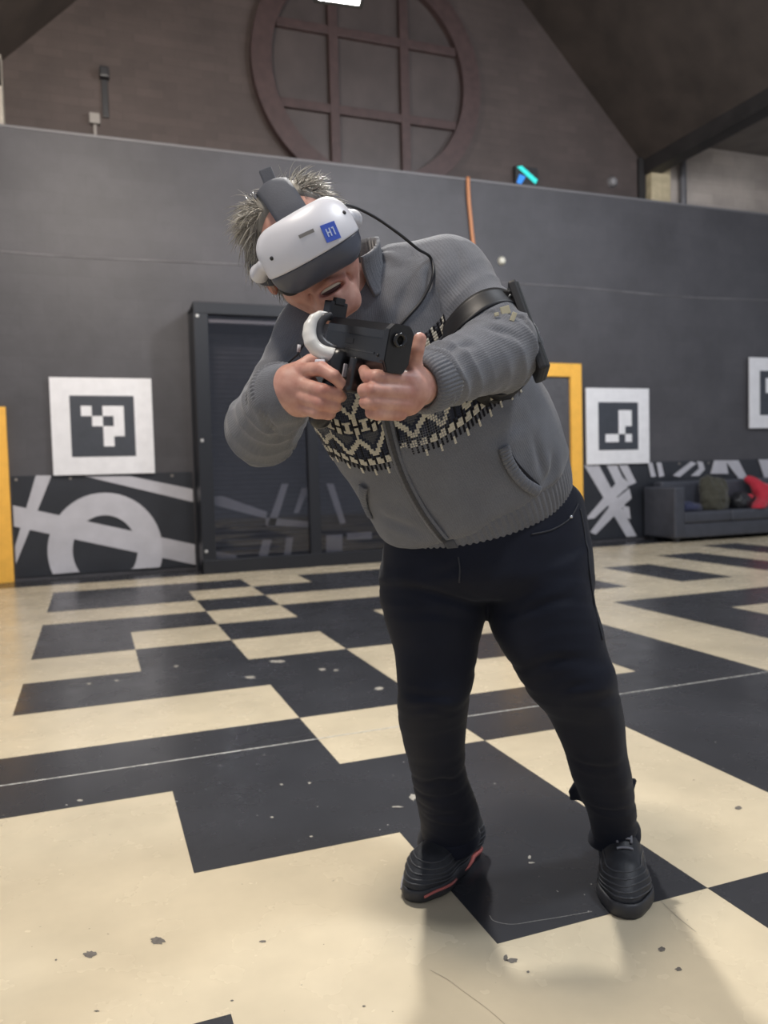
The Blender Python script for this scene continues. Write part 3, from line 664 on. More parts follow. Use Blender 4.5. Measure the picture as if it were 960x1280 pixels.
# ================================================================== the player
def cloth_mat(name, col, var=0.25, fine=900.0, bump=0.5, rough=0.9, rib=None, sheen=0.25):
    m, nt, b = new_mat(name); g = nd(nt, 'ShaderNodeNewGeometry'); L = nt.links.new
    n = nd(nt, 'ShaderNodeTexNoise', Scale=fine, Detail=2.0); n2 = nd(nt, 'ShaderNodeTexNoise', Scale=14.0, Detail=3.0)
    L(g.outputs['Position'], n.inputs['Vector']); L(g.outputs['Position'], n2.inputs['Vector'])
    ad = nd(nt, 'ShaderNodeMath', operation='MULTIPLY_ADD'); ad.inputs[1].default_value = 0.35; L(n2.outputs['Fac'], ad.inputs[0]); L(n.outputs['Fac'], ad.inputs[2])
    r = nd(nt, 'ShaderNodeValToRGB'); e = r.color_ramp.elements; e[0].position = 0.45; e[1].position = 0.9
    e[0].color = (*[c*(1-var) for c in col], 1); e[1].color = (*[c*(1+var) for c in col], 1); L(ad.outputs[0], r.inputs['Fac']); L(r.outputs['Color'], b.inputs['Base Color'])
    h = n.outputs['Fac']
    if rib:
        at = nd(nt, 'ShaderNodeAttribute', attribute_name='knit'); sx = nd(nt, 'ShaderNodeSeparateXYZ'); L(at.outputs['Vector'], sx.inputs[0])
        s1 = nd(nt, 'ShaderNodeMath', operation='MULTIPLY'); s1.inputs[1].default_value = 2*math.pi/rib; L(sx.outputs['X'], s1.inputs[0])
        s2 = nd(nt, 'ShaderNodeMath', operation='SINE'); L(s1.outputs[0], s2.inputs[0])
        s3 = nd(nt, 'ShaderNodeMath', operation='MULTIPLY_ADD'); s3.inputs[1].default_value = 0.28; L(s2.outputs[0], s3.inputs[0]); L(n.outputs['Fac'], s3.inputs[2]); h = s3.outputs[0]
    bp = nd(nt, 'ShaderNodeBump', Strength=bump, Distance=0.0012); L(h, bp.inputs['Height']); L(bp.outputs['Normal'], b.inputs['Normal'])
    b.inputs['Roughness'].default_value = rough; b.inputs['Specular IOR Level'].default_value = 0.2
    b.inputs['Sheen Weight'].default_value = sheen; b.inputs['Sheen Roughness'].default_value = 0.4
    return m
GREY = (0.152, 0.157, 0.174)
M_KNIT = cloth_mat('grey_knit', GREY, rib=0.0042); M_RIB = cloth_mat('grey_rib_knit', tuple(c*0.95 for c in GREY), fine=700)
M_YW = cloth_mat('cream_yarn', (0.62, 0.58, 0.48), 0.15); M_YN = cloth_mat('navy_yarn', (0.030, 0.035, 0.055), 0.2); M_YB = cloth_mat('black_yarn', (0.012, 0.012, 0.016), 0.2); M_YG = cloth_mat('dark_grey_yarn', (0.085, 0.088, 0.10), 0.25)
M_JEAN = cloth_mat('black_denim', (0.0080, 0.0098, 0.0185), 0.35, 1400, 0.3, 0.72, sheen=0.08)
M_ZIP = simple('zip_tape', (0.035, 0.036, 0.042), 0.55)
def skin_mat():
    m, nt, b = new_mat('skin'); g = nd(nt, 'ShaderNodeNewGeometry'); L = nt.links.new
    n = nd(nt, 'ShaderNodeTexNoise', Scale=45.0, Detail=4.0); n2 = nd(nt, 'ShaderNodeTexNoise', Scale=500.0, Detail=2.0)
    for q in (n, n2): L(g.outputs['Position'], q.inputs['Vector'])
    r = nd(nt, 'ShaderNodeValToRGB'); e = r.color_ramp.elements; e[0].position = 0.3; e[1].position = 0.72
    e[0].color = (0.42, 0.20, 0.155, 1); e[1].color = (0.60, 0.345, 0.27, 1); L(n.outputs['Fac'], r.inputs['Fac'])
    at = nd(nt, 'ShaderNodeAttribute', attribute_name='flush'); mx = nd(nt, 'ShaderNodeMix', data_type='RGBA'); mx.inputs['B'].default_value = (0.36, 0.10, 0.09, 1); L(at.outputs['Fac'], mx.inputs['Factor']); L(r.outputs['Color'], mx.inputs['A']); L(mx.outputs['Result'], b.inputs['Base Color'])
    bp = nd(nt, 'ShaderNodeBump', Strength=0.25, Distance=0.0008); L(n2.outputs['Fac'], bp.inputs['Height']); L(bp.outputs['Normal'], b.inputs['Normal'])
    b.inputs['Roughness'].default_value = 0.5; b.inputs['Subsurface Weight'].default_value = 0.12; b.inputs['Subsurface Radius'].default_value = (0.012, 0.004, 0.002); b.inputs['Subsurface Scale'].default_value = 0.6
    return m
M_SKIN = skin_mat()

# ---- frames
def R3(x, y, z): return np.array([x, y, z])
def cdir(r, u, t): return nrm(AX_R*r+AX_U*u+AX_T*t)
HROLL, HPITCH = math.radians(30), math.radians(18)
_up = AX_U*math.cos(HROLL)-AX_R*math.sin(HROLL); HX = AX_R*math.cos(HROLL)+AX_U*math.sin(HROLL)
HZ = _up*math.cos(HPITCH)+AX_T*math.sin(HPITCH); HY = AX_T*math.cos(HPITCH)-_up*math.sin(HPITCH)
HR = np.array([HX, HY, HZ]); HO = px(382, 313, 1.37); HS = 1.03
def hp(x, y, z): return HO+HS*(HX*x+HY*y+HZ*z)

# ---- sweater
TR = [(474, 656, 721, 598, 1.65, .152), (460, 640, 720, 582, 1.64, .162), (446, 612, 709, 553, 1.62, .168), (422, 575, 690, 512, 1.59, .165), (398, 540, 668, 476, 1.56, .155),
      (376, 500, 642, 428, 1.53, .145), (366, 460, 612, 375, 1.51, .130), (372, 418, 584, 332, 1.49, .108), (398, 384, 546, 308, 1.475, .080), (424, 364, 505, 322, 1.46, .06)]
torso = Loft(TR, cap=0.03)
shL, elL, wrL = px(556, 352, 1.49), px(627, 438, 1.40), px(527, 480, 1.225)
shR, elR, wrR = px(392, 420, 1.46), px(329, 536, 1.40), px(353, 489, 1.245)
SW = [torso.prim(0.0)]
SW += [cone(px(500, 356, 1.49), shL, .072, .078, .05), cone(shL, elL, .078, .068, .03), cone(elL, wrL+(elL-wrL)*0.12, .066, .050, .025)]
SW += [cone(px(425, 385, 1.475), shR, .065, .066, .05), cone(shR, elR, .066, .062, .03), cone(elR, wrR+(elR-wrR)*0.10, .061, .050, .025)]
sV, sQ = sdf_mesh(SW, 0.0042, 3)
def arm_coords(V, segs):                                      # nearest arm segment: length along, angle around, distance
    best = np.full(len(V), 1e9); U = np.zeros((len(V), 3)); acc = 0
    for a, b in segs:
        ba = b-a; L = np.linalg.norm(ba); n = ba/L; t = np.clip((V-a)@n, 0, L); q = V-a-t[:, None]*n; d = np.linalg.norm(q, axis=1)
        e1 = nrm(np.cross(n, AX_F)); e2 = np.cross(n, e1); ang = np.arctan2(q@e2, q@e1)
        m = d < best; best[m] = d[m]; U[m] = np.stack([ang, acc+t, d], 1)[m]; acc += L
    return U
dT = SW[0].fn(sV); dL = np.minimum(SW[2].fn(sV), SW[3].fn(sV)); dR = np.minimum(SW[5].fn(sV), SW[6].fn(sV))
uL, uR = arm_coords(sV, [(shL, elL), (elL, wrL)]), arm_coords(sV, [(shR, elR), (elR, wrR)])
lenUL, lenUR = np.linalg.norm(elL-shL), np.linalg.norm(elR-shR)
tt_, xx_, yy_, aa_, bb_ = torso.frame(sV); angT = np.arctan2(xx_/aa_, yy_/bb_)
isL = (dL < dT) & (dL < dR); isR = (dR < dT) & ~isL
knit = np.stack([angT*0.19, tt_, np.zeros(len(sV))], 1)
knit[isL] = np.stack([uL[isL, 0]*0.06, uL[isL, 1], np.ones(isL.sum())], 1); knit[isR] = np.stack([uR[isR, 0]*0.06, uR[isR, 1], np.ones(isR.sum())], 1)
disp = 0.0025*vnoise(sV, 14, 1)+0.0012*vnoise(sV, 40, 2)
def folds(u, lu, total, cen, amp, lam, seed, tilt):
    s = u[:, 1]; a = u[:, 0]; wob = 0.012*vnoise(np.stack([np.cos(a), np.sin(a), s*6], 1), 1.3, seed)
    ph = 2*np.pi*(s+tilt*np.cos(a+0.6)+wob)/lam; env = np.zeros(len(s))
    for c, w, k in cen: env = env+k*np.exp(-((s-c)/w)**2)
    return amp*env*(1-np.abs(np.sin(ph/2))*1.6)*(0.6+0.4*vnoise(np.stack([np.cos(a), np.sin(a), s*5], 1), 1.1, seed+3))
totL = lenUL+np.linalg.norm(wrL-elL); totR = lenUR+np.linalg.norm(wrR-elR)
wL = np.clip((dT-dL)/0.02, 0, 1)*1.0; wR = np.clip((dT-dR)/0.02, 0, 1)
disp += wL*folds(uL, lenUL, totL, [(totL-0.04, .06, 1.0), (lenUL, .07, .9), (lenUL*.45, .05, .35)], 0.0075, 0.040, 5, 0.02)
disp += wR*folds(uR, lenUR, totR, [(totR-0.05, .05, 1.0), (lenUR, .06, .6), (lenUR*.4, .05, .3)], 0.0055, 0.045, 9, 0.02)
# soft drape folds on the body: from the pocket corner, under the arms, over the belly
bodyw = np.clip((np.minimum(dL, dR)-dT)/0.03, 0, 1)
disp += bodyw*0.004*vnoise(np.stack([angT*2.2, tt_*5, 0*tt_], 1), 1.6, 12)
def crease(pts, A, w, rim=0.5):                              # pressed-in fold line with a soft rim beside it
    C_ = spline([ray_hit(SW, u, v) for u, v in pts], 30); near_ = np.nonzero(np.linalg.norm(sV-C_.mean(0), axis=1) < 0.25)[0]
    D_ = np.linalg.norm(sV[near_][:, None]-C_[None], axis=2); d = D_.min(1); A = A*np.sin(np.pi*np.clip(D_.argmin(1)/(len(C_)-1), 0.02, 0.98)); k_ = np.exp(-(d/w)**2)-rim*np.exp(-((d-2.2*w)/(1.2*w))**2); disp[near_] -= A*k_
for c_ in (([(541, 322), (537, 345), (538, 372)], .006, .008), ([(512, 350), (498, 390), (486, 430)], .004, .009), ([(408, 405), (392, 425), (372, 440), (352, 452)], .006, .007), ([(400, 440), (380, 452), (362, 470)], .005, .007),
           ([(692, 560), (690, 590), (676, 612)], .006, .009), ([(668, 540), (676, 575), (680, 602)], .004, .008), ([(600, 410), (630, 415), (655, 430)], .005, .008), ([(556, 440), (575, 432), (600, 430)], .004, .007),
           ([(330, 500), (338, 530), (360, 552)], .005, .006), ([(470, 640), (500, 655), (540, 668)], .004, .010), ([(560, 300), (575, 330), (570, 370)], .003, .010), ([(600, 560), (640, 535), (668, 505)], .003, .012)):
    crease(*c_)
sN = vnormals(sV, sQ); sV = sV+sN*disp[:, None]

# ---- jeans
HIP = Loft([(484, 762, 744, 742, 1.655, .125), (474, 735, 742, 715, 1.665, .148), (479, 695, 737, 672, 1.675, .152), (487, 655, 731, 625, 1.685, .148), (497, 620, 722, 590, 1.69, .135)], cap=0.04)
def leg(rows, dep, rat): 
    ys = [r[0] for r in rows]; return Loft([(r[1], r[0]+r[3], r[2], r[0]-r[3], float(np.interp(r[0], *dep)), (r[2]-r[1])/2*float(np.interp(r[0], *dep))/F_PX*float(np.interp(r[0], *rat))) for r in rows], cap=0.006)
legR = leg([(700, 479, 606, 0), (740, 474, 609, 0), (770, 481, 607, 0), (800, 489, 599, 0), (830, 496, 594, 0), (862, 497, 590, 0), (876, 494, 588, 0), (900, 497, 584, 0), (930, 505, 581, 0), (960, 512, 581, 0), (985, 518, 590, 0), (1010, 523, 597, 0), (1032, 526, 598, 0), (1050, 527, 598, 0)],
           ([700, 770, 860, 950, 1050], [1.69, 1.67, 1.63, 1.73, 1.84]), ([700, 900, 1050], [1.15, 1.0, 1.05]))
legL = leg([(690, 600, 738, 0), (740, 603, 743, 0), (770, 607, 747, 0), (800, 625, 757, 0), (820, 638, 759, 0), (845, 652, 770, 2), (880, 681, 777, 3), (920, 699, 781, 4), (955, 712, 785, 4), (980, 720, 790, 2), (1005, 730, 795, 0), (1030, 737, 798, 0), (1046, 740, 800, 0)],
           ([690, 845, 955, 1046], [1.67, 1.60, 1.70, 1.80]), ([690, 900, 1046], [1.15, 1.0, 1.1]))
JN = [HIP.prim(0), legR.prim(0.016), legL.prim(0.016)]+[cone(px(744, 985, 1.77), px(714, 998, 1.79), .022, .008, .018), cone(px(735, 972, 1.76), px(712, 990, 1.785), .020, .006, .012), cone(px(780, 992, 1.76), px(792, 976, 1.77), .016, .007, .014)]   # last three: the back hem sticking out
jV, jQ = sdf_mesh(JN, 0.0045, 3)
def row_of(V):                                                 # picture row of a point, used to place creases on the cloth
    q = V-CAM; return 640-F_PX*(q@AX_U)/(q@AX_F)
jr = row_of(jV); dRl, dLl = JN[1].fn(jV), JN[2].fn(jV)
zz = jV[:, 2]
crw = np.exp(-((jr-870)/70)**2)*.9+np.exp(-((jr-1010)/45)**2)*1.2+np.exp(-((jr-740)/40)**2)*.6
hq = np.stack([jV@AX_R*5, jV@AX_T*5, zz*15+5*(jV@AX_R)], 1)
dj = 0.0030*crw*vnoise(hq, 1.0, 21)+0.002*vnoise(jV, 16, 22)-0.0035*np.maximum(0, np.sin(zz*2*np.pi/0.055+16*(jV@AX_R)*np.sin(zz*9)+7*vnoise(jV, 6, 4)))*crw*np.clip(0.5+vnoise(jV, 9, 8), 0, 1)
for pts_, A_, w_ in (([(486, 728), (530, 738), (580, 752), (604, 764)], .005, .007), ([(500, 765), (545, 768), (590, 775)], .003, .008), ([(735, 735), (700, 750), (650, 765), (615, 768)], .004, .008), ([(650, 838), (690, 826), (740, 822)], .005, .008), ([(690, 870), (720, 858), (762, 850)], .004, .008), ([(502, 862), (540, 872), (582, 866)], .005, .008), ([(505, 890), (540, 884), (578, 892)], .004, .007),
                     ([(520, 985), (550, 975), (584, 980)], .005, .007), ([(528, 1012), (560, 1020), (594, 1008)], .005, .007), ([(715, 950), (745, 960), (780, 952)], .004, .008), ([(735, 1005), (765, 1015), (792, 1006)], .004, .007), ([(575, 700), (560, 715), (520, 722)], .003, .008)):
    C_ = spline([ray_hit(JN, u, v) for u, v in pts_], 30); near_ = np.nonzero(np.linalg.norm(jV-C_.mean(0), axis=1) < 0.22)[0]
    D_ = np.linalg.norm(jV[near_][:, None]-C_[None], axis=2); d_ = D_.min(1); dj[near_] -= 0.7*A_*np.sin(np.pi*np.clip(D_.argmin(1)/(len(C_)-1), 0.02, 0.98))*(np.exp(-(d_/w_)**2)-0.6*np.exp(-((d_-2.2*w_)/(1.2*w_))**2))
jV = jV+vnormals(jV, jQ)*dj[:, None]

# ---- body (one continuous surface; mostly under the clothes)
BD = []
pel = px(608, 700, 1.68)
BD += [cone(pel, px(545, 520, 1.57), .09, .09, 0), cone(px(545, 520, 1.57), px(478, 385, 1.50), .09, .07, .04)]
BD += [cone(px(490, 375, 1.50), shL, .05, .045, .03), cone(shL, elL, .045, .036, .02), cone(elL, wrL, .036, .026, .02)]
BD += [cone(px(450, 395, 1.49), shR, .05, .045, .03), cone(shR, elR, .045, .036, .02), cone(elR, wrR, .036, .026, .02)]
f2 = lambda u, v: px_plane(u, v, 0.0, 2)
SHOE_L = 0.295
def shoe_frame(toe, heel):
    x = nrm(np.array([toe[0]-heel[0], toe[1]-heel[1], 0])); return np.array([toe[0], toe[1], 0])-x*SHOE_L, x
shoeR, shoeL = (f2(509, 1126), f2(600, 1058)), (f2(789, 1148), f2(768, 1046))
(oR_, xR_), (oL_, xL_) = shoe_frame(*shoeR), shoe_frame(*shoeL)
ankR, ankL = oR_+xR_*.075+np.array([0, 0, .08]), oL_+xL_*.075+np.array([0, 0, .08])
BD += chain([pel, px(542, 720, 1.675), px(545, 860, 1.64), ankR, oR_+xR_*.2+np.array([0, 0, .045])], [.08, .05, .026, .024, .022], .03, .02)
BD += chain([pel, px(672, 715, 1.67), px(717, 850, 1.61), ankL, oL_+xL_*.2+np.array([0, 0, .045])], [.08, .05, .026, .024, .022], .03, .02)
# neck and head
BD += [cone(px(470, 375, 1.49), hp(0, -.035, -.07), .060, .055, .03)]
def he(x, y, z, a, b, c, k=.02, op='u'): return ell(hp(x, y, z), (a*HS, b*HS, c*HS), HR, k, op)
def hc(p, q, ra, rb, k=.02, op='u'): return cone(hp(*p), hp(*q), ra*HS, rb*HS, k, op)
HD = [he(0, -.012, .022, .076, .098, .088, .02), he(0, .045, -.02, .062, .052, .075, .03)]
HD += [hc((s*.049, .005, -.052), (s*.020, .066, -.102), .021, .016, .025) for s in (1, -1)]
HD += [hc((-.017, .070, -.103), (.017, .070, -.103), .016, .016, .02), he(0, .081, -.106, .016, .013, .013, .015), he(0, .074, -.078, .033, .024, .028, .02)]
HD += [he(s*.041, .064, -.045, .024, .022, .026, .02) for s in (1, -1)]                       # cheeks raised by the grin
HD += [hc((0, .092, .012), (0, .112, -.026), .009, .013, .012), he(.011, .101, -.030, .009, .010, .008, .006), he(-.011, .101, -.030, .009, .010, .008, .006)]
HD += [hc((-.024, .088, -.066), (0, .0985, -.062), .0055, .0065, .006), hc((.024, .088, -.066), (0, .0985, -.062), .0055, .0065, .006)]      # upper lip
HD += [hc((-.022, .088, -.074), (0, .0965, -.083), .0055, .0070, .006), hc((.022, .088, -.074), (0, .0965, -.083), .0055, .0070, .006)]      # lower lip
HD += [he(0, .096, -.0725, .023, .018, .0062, .004, 's')]
HD += [hc((s*.030, .083, -.040), (s*.036, .080, -.078), .0018, .0016, .008, 's') for s in (1, -1)]                                        # smile folds
for s in (1, -1): HD += [he(s*.080, -.012, -.008, .010, .019, .031, .010), he(s*.088, -.008, -.006, .006, .010, .018, .006, 's')]
BD += HD
# hands, joint by joint from the picture: (x, y, depth)
def finger(pts, r, k=.0035): return chain([px(*q) for q in pts], r, k, .0025)
HRt = [cone(wrR, px(366, 487, 1.232), .029, .031, .02), cone(px(366, 478, 1.235), px(380, 478, 1.225), .025, .018, .02), cone(px(366, 500, 1.238), px(380, 508, 1.228), .024, .017, .02), cone(px(368, 490, 1.245), px(392, 496, 1.255), .026, .022, .02)]
HRt += finger([(372, 464, 1.222), (402, 461, 1.192), (417, 470, 1.180), (428, 481, 1.186)], [.0125, .0112, .0100, .0082])
HRt += finger([(370, 479, 1.218), (404, 489, 1.186), (423, 494, 1.196), (427, 496, 1.222)], [.0125, .0113, .0100, .0085])
HRt += finger([(369, 493, 1.220), (401, 504, 1.190), (418, 508, 1.200), (421, 509, 1.226)], [.0120, .0108, .0096, .0082])
HRt += finger([(372, 507, 1.226), (396, 516, 1.200), (411, 518, 1.208), (414, 518, 1.230)], [.0110, .0096, .0086, .0075])
HRt += finger([(364, 468, 1.245), (388, 452, 1.250), (405, 450, 1.235), (416, 452, 1.222)], [.0140, .0120, .0105, .0090], .012)
HLt = [cone(wrL, px(515, 488, 1.185), .029, .029, .02), cone(px(512, 478, 1.180), px(511, 506, 1.178), .017, .016, .015), cone(px(505, 488, 1.190), px(498, 505, 1.192), .020, .018, .015)]
HLt += finger([(512, 476, 1.168), (470, 471, 1.132), (459, 470, 1.145), (455, 463, 1.165)], [.0130, .0108, .0100, .0085])
HLt += finger([(512, 491, 1.166), (465, 488, 1.126), (455, 488, 1.142), (456, 488, 1.168)], [.0125, .0108, .0098, .0085])
HLt += finger([(508, 505, 1.168), (465, 503, 1.130), (457, 503, 1.145), (458, 503, 1.168)], [.0120, .0104, .0095, .0082])
HLt += finger([(500, 517, 1.174), (472, 517, 1.142), (464, 516, 1.154), (464, 514, 1.174)], [.0112, .0098, .0088, .0078])
HLt += finger([(519, 475, 1.192), (518, 452, 1.178), (521, 436, 1.168), (525, 424, 1.166)], [.0155, .0118, .0112, .0102], .012)
BD += HRt+HLt
bV, bQ = sdf_mesh(BD, 0.0024, 2)

flush = np.zeros(len(bV))
def blush(c, r, a):
    d = np.linalg.norm(bV-c, axis=1); flush[:] = np.maximum(flush, a*np.exp(-(d/r)**2))
for sgn in (-1, 1):
    for t_ in np.linspace(0, 1, 6): blush(hp(sgn*.024*(1-t_), .088+.010*t_, -.066+.004*t_), .006, .75); blush(hp(sgn*.022*(1-t_), .088+.009*t_, -.074-.009*t_), .006, .75)
    blush(hp(sgn*.042, .08, -.045), .022, .30); blush(hp(sgn*.08, -.012, -.02), .02, .45)
for q in ((372, 464, 1.215), (370, 479, 1.21), (369, 493, 1.21), (372, 507, 1.22), (404, 489, 1.18), (401, 504, 1.185), (402, 461, 1.185), (512, 476, 1.16), (512, 491, 1.158), (508, 505, 1.16), (500, 517, 1.168), (462, 470, 1.13), (459, 488, 1.128)): blush(px(*q), .011, .32)
person = fast_obj('person', bV, bQ, M_SKIN, None, {'flush': flush})
tag(person, 'player in grey patterned zip cardigan and black jeans aiming a gun controller', 'person')
sweater = fast_obj('cardigan', sV, sQ, M_KNIT, person, {'knit': knit}); sweater['label'] = 'grey knitted zip cardigan with a patterned chest band'
jeans = fast_obj('jeans', jV, jQ, M_JEAN, person); jeans['label'] = 'black denim jeans'
teeth = [hp(x, .0895-12*x*x, z) for z in (-.0655, -.0715) for x in np.linspace(-.019, .019, 11)]
grid_obj('teeth', np.array(teeth).reshape(2, 11, 3), simple('teeth_enamel', (0.62, 0.57, 0.48), 0.3), person, thick=0.003)
mv_, mq_ = sdf_mesh([ell(hp(0, .082, -.0735), np.array([.021, .006, .0085])*HS, HR, 0)], 0.002, 1); fast_obj('mouth_lining', mv_, mq_, simple('mouth_dark_red', (0.07, 0.018, 0.018), 0.5), person)
# ---- ribbed hem, cuffs and collar of the cardigan
th = np.linspace(0, 2*np.pi, 480, endpoint=False)
def rib(ang, n, amp): return amp*(np.abs(np.cos(ang*n/2))**0.7*2-1)
tv = np.array([0.030, 0.015, 0.0, -0.012, -0.026, -0.040, -0.050, -0.054])
of = np.array([-0.010, -0.005, -0.004, -0.006, -0.009, -0.013, -0.017, -0.022])
P = np.array([torso.point(np.full(len(th), t), th, 0.0)+0*th[:, None] for t in tv])
for i, (t, o) in enumerate(zip(tv, of)): P[i] = np.array([torso.point(np.array([t]), np.array([a]), float(o+rib(a, 96, 0.0019)))[0] for a in th])
grid_obj('hem_band', P[::-1], M_RIB, sweater, True, thick=0.004)
def cuff(el, wr, r0, r1, back, fwd, squash=1.0):
    n = nrm(wr-el); e1 = nrm(np.cross(n, AX_F)); e2 = np.cross(n, e1); rows_ = []
    for s, k in zip(np.linspace(-back, fwd, 10), np.linspace(0, 1, 10)):
        r = r0+(r1-r0)*k-(0.006 if k == 1 else 0)-(0.002 if k > .85 else 0)
        rows_.append([wr+n*s+(r+rib(a, 46, 0.0012))*(e1*math.cos(a)+e2*math.sin(a)*squash) for a in th[::2]])
    return grid_obj('cuff', np.array(rows_), M_RIB, sweater, True, thick=0.005)
cuff(elL, wrL, .0505, .0475, .042, .012); cuff(elR, wrR, .0515, .0500, .040, .010)
cb, ct = px(444, 370, 1.462), px(428, 318, 1.432); n = nrm(ct-cb); e2 = nrm(AX_T-(AX_T@n)*n); e1 = np.cross(n, e2)
if e1@AX_R < 0: e1 = -e1
rows_ = []
for k in np.linspace(0, 1, 12):
    c = cb+(ct-cb)*k*1.12; r = .088-.010*k; ring = []
    for a in np.linspace(math.radians(20), math.radians(338), 160):
        flare = 0.010*math.sin(k*math.pi)*(-1)+0.006*k*math.cos(2*a)
        ring.append(c+(r+flare+rib(a, 70, 0.0011))*(e1*math.sin(a)+e2*math.cos(a)*.93)-n*0.02*k*max(0, math.cos(a)))
    rows_.append(ring)
grid_obj('collar', np.array(rows_), M_RIB, sweater, False, thick=0.006)

# ---- zip, patterned band, pocket welts laid on the knitted surface
def on_body(pts, n=60):
    Q_ = spline([ray_hit(SW, u, v) for u, v in pts], n); return snap(SW, Q_, 0.0)
def strip(name, pts, w, mat, parent, lift=0.002, n=60, ridge=0.0, ribs=0, thick=0.003):
    Pc, Nc = on_body(pts, n); T = np.gradient(Pc, axis=0); T /= np.linalg.norm(T, axis=1, keepdims=True); side = np.cross(T, Nc); side /= np.linalg.norm(side, axis=1, keepdims=True)
    cols = []
    for s in np.linspace(-1, 1, 7):
        q, nn = snap(SW, Pc+side*s*w/2, 0.0, 3); hgt = lift+ridge*(1-s*s)+(0.0012*np.cos(np.arange(len(Pc))*ribs) if ribs else 0)
        cols.append(q+nn*(np.zeros(len(Pc))+hgt)[:, None])
    return grid_obj(name, np.array(cols), mat, parent, False, thick=thick)
ZP = [(470, 462), (478, 495), (488, 540), (499, 578), (514, 612), (532, 643), (550, 667), (556, 673)]
zp = strip('zip', ZP, 0.018, M_RIB, sweater, 0.002, 70, 0.002); strip('zip_teeth', ZP, 0.006, M_ZIP, zp, 0.0046, 140, 0.001, 2.4)
strip('pocket_welt', [(628, 558), (633, 574), (642, 590), (655, 604), (671, 614)], 0.020, M_RIB, sweater, 0.003, 60, 0.003, 1.6)
strip('pocket_slit', [(636, 566), (645, 580), (658, 594), (672, 607)], 0.006, M_YB, sweater, 0.0014, 40, 0.0)
strip('pocket_welt', [(456, 606), (455, 618), (459, 632), (465, 644)], 0.018, M_RIB, sweater, 0.003, 50, 0.003, 1.6)
za = tang0 = None
def tang(u, v):
    q = ray_hit(SW, u, v)[None]; t, x, y, a, b = torso.frame(q); return float(t[0]), float(np.arctan2(x/a, y/b)[0])
zt = [tang(u, v) for u, v in ZP[1:]]; z_t = np.array([q[0] for q in zt])[::-1]; z_a = np.array([q[1] for q in zt])[::-1]
hz = []
for s_ in np.linspace(-1, 1, 5): hz.append([torso.point(np.array([t]), np.array([z_a[0]+0.012+s_*0.055]), float(o+0.003))[0] for t, o in zip(tv[1:7], of[1:7])])
grid_obj('zip_foot', np.array(hz), M_YG, sweater, False, thick=0.003)
t_lo = np.array([tang(u, v) for u, v in ((425, 577), (467, 594), (500, 588), (512, 575), (553, 564), (591, 541), (622, 513))])
def motif(i, j):                                             # i: stitch from the zip, j: stitch up from the lower edge; 0 none 1 cream 2 navy 3 black 4 dark grey
    if j < 0: return 0
    if j < 2: return 1 if i % 6 == 3 else 0
    if j < 5: return 3 if i % 2 == 0 else (1 if (i % 6 == 3 and j == 2) else 0)
    if j < 8:
        if i % 4 == 3: return 3
        return 1 if not (j == 7 and i % 4 == 0) else 3
    if j < 9: return 3 if i % 2 else 2
    if j < 19:
        k = i % 12; d = abs(k-6); y = j-9
        if abs(y-(d*1.25)) < 1.6: return 1
        return 3 if (y < d*1.25-2.2 and k % 3 == 0) else (4 if y > d*1.25+4 else 2)
    if j < 26:
        k = i % 8; y = j-19
        if y in (1, 5): return 1 if k not in (2, 5) else 3
        if y == 3: return 3 if 1 <= k <= 6 else 1
        if k in (2, 5): return 3
        if k in (3, 4): return 1
        return 1 if (k in (0, 7) and 1 <= y <= 5) else 2
    if j < 37:
        k = (i+6) % 12; d = abs(k-6); y = j-26
        if abs(y-(d*1.3)) < 1.6: return 1
        return 4 if y > d*1.3+3 else 2
    if j < 40: return 1 if i % 4 < 2 else 3
    if j < 42: return 1 if i % 6 == 0 else 3 if i % 2 else 4
    return 0
cw = 0.0046; NJ = 42; NI = 62
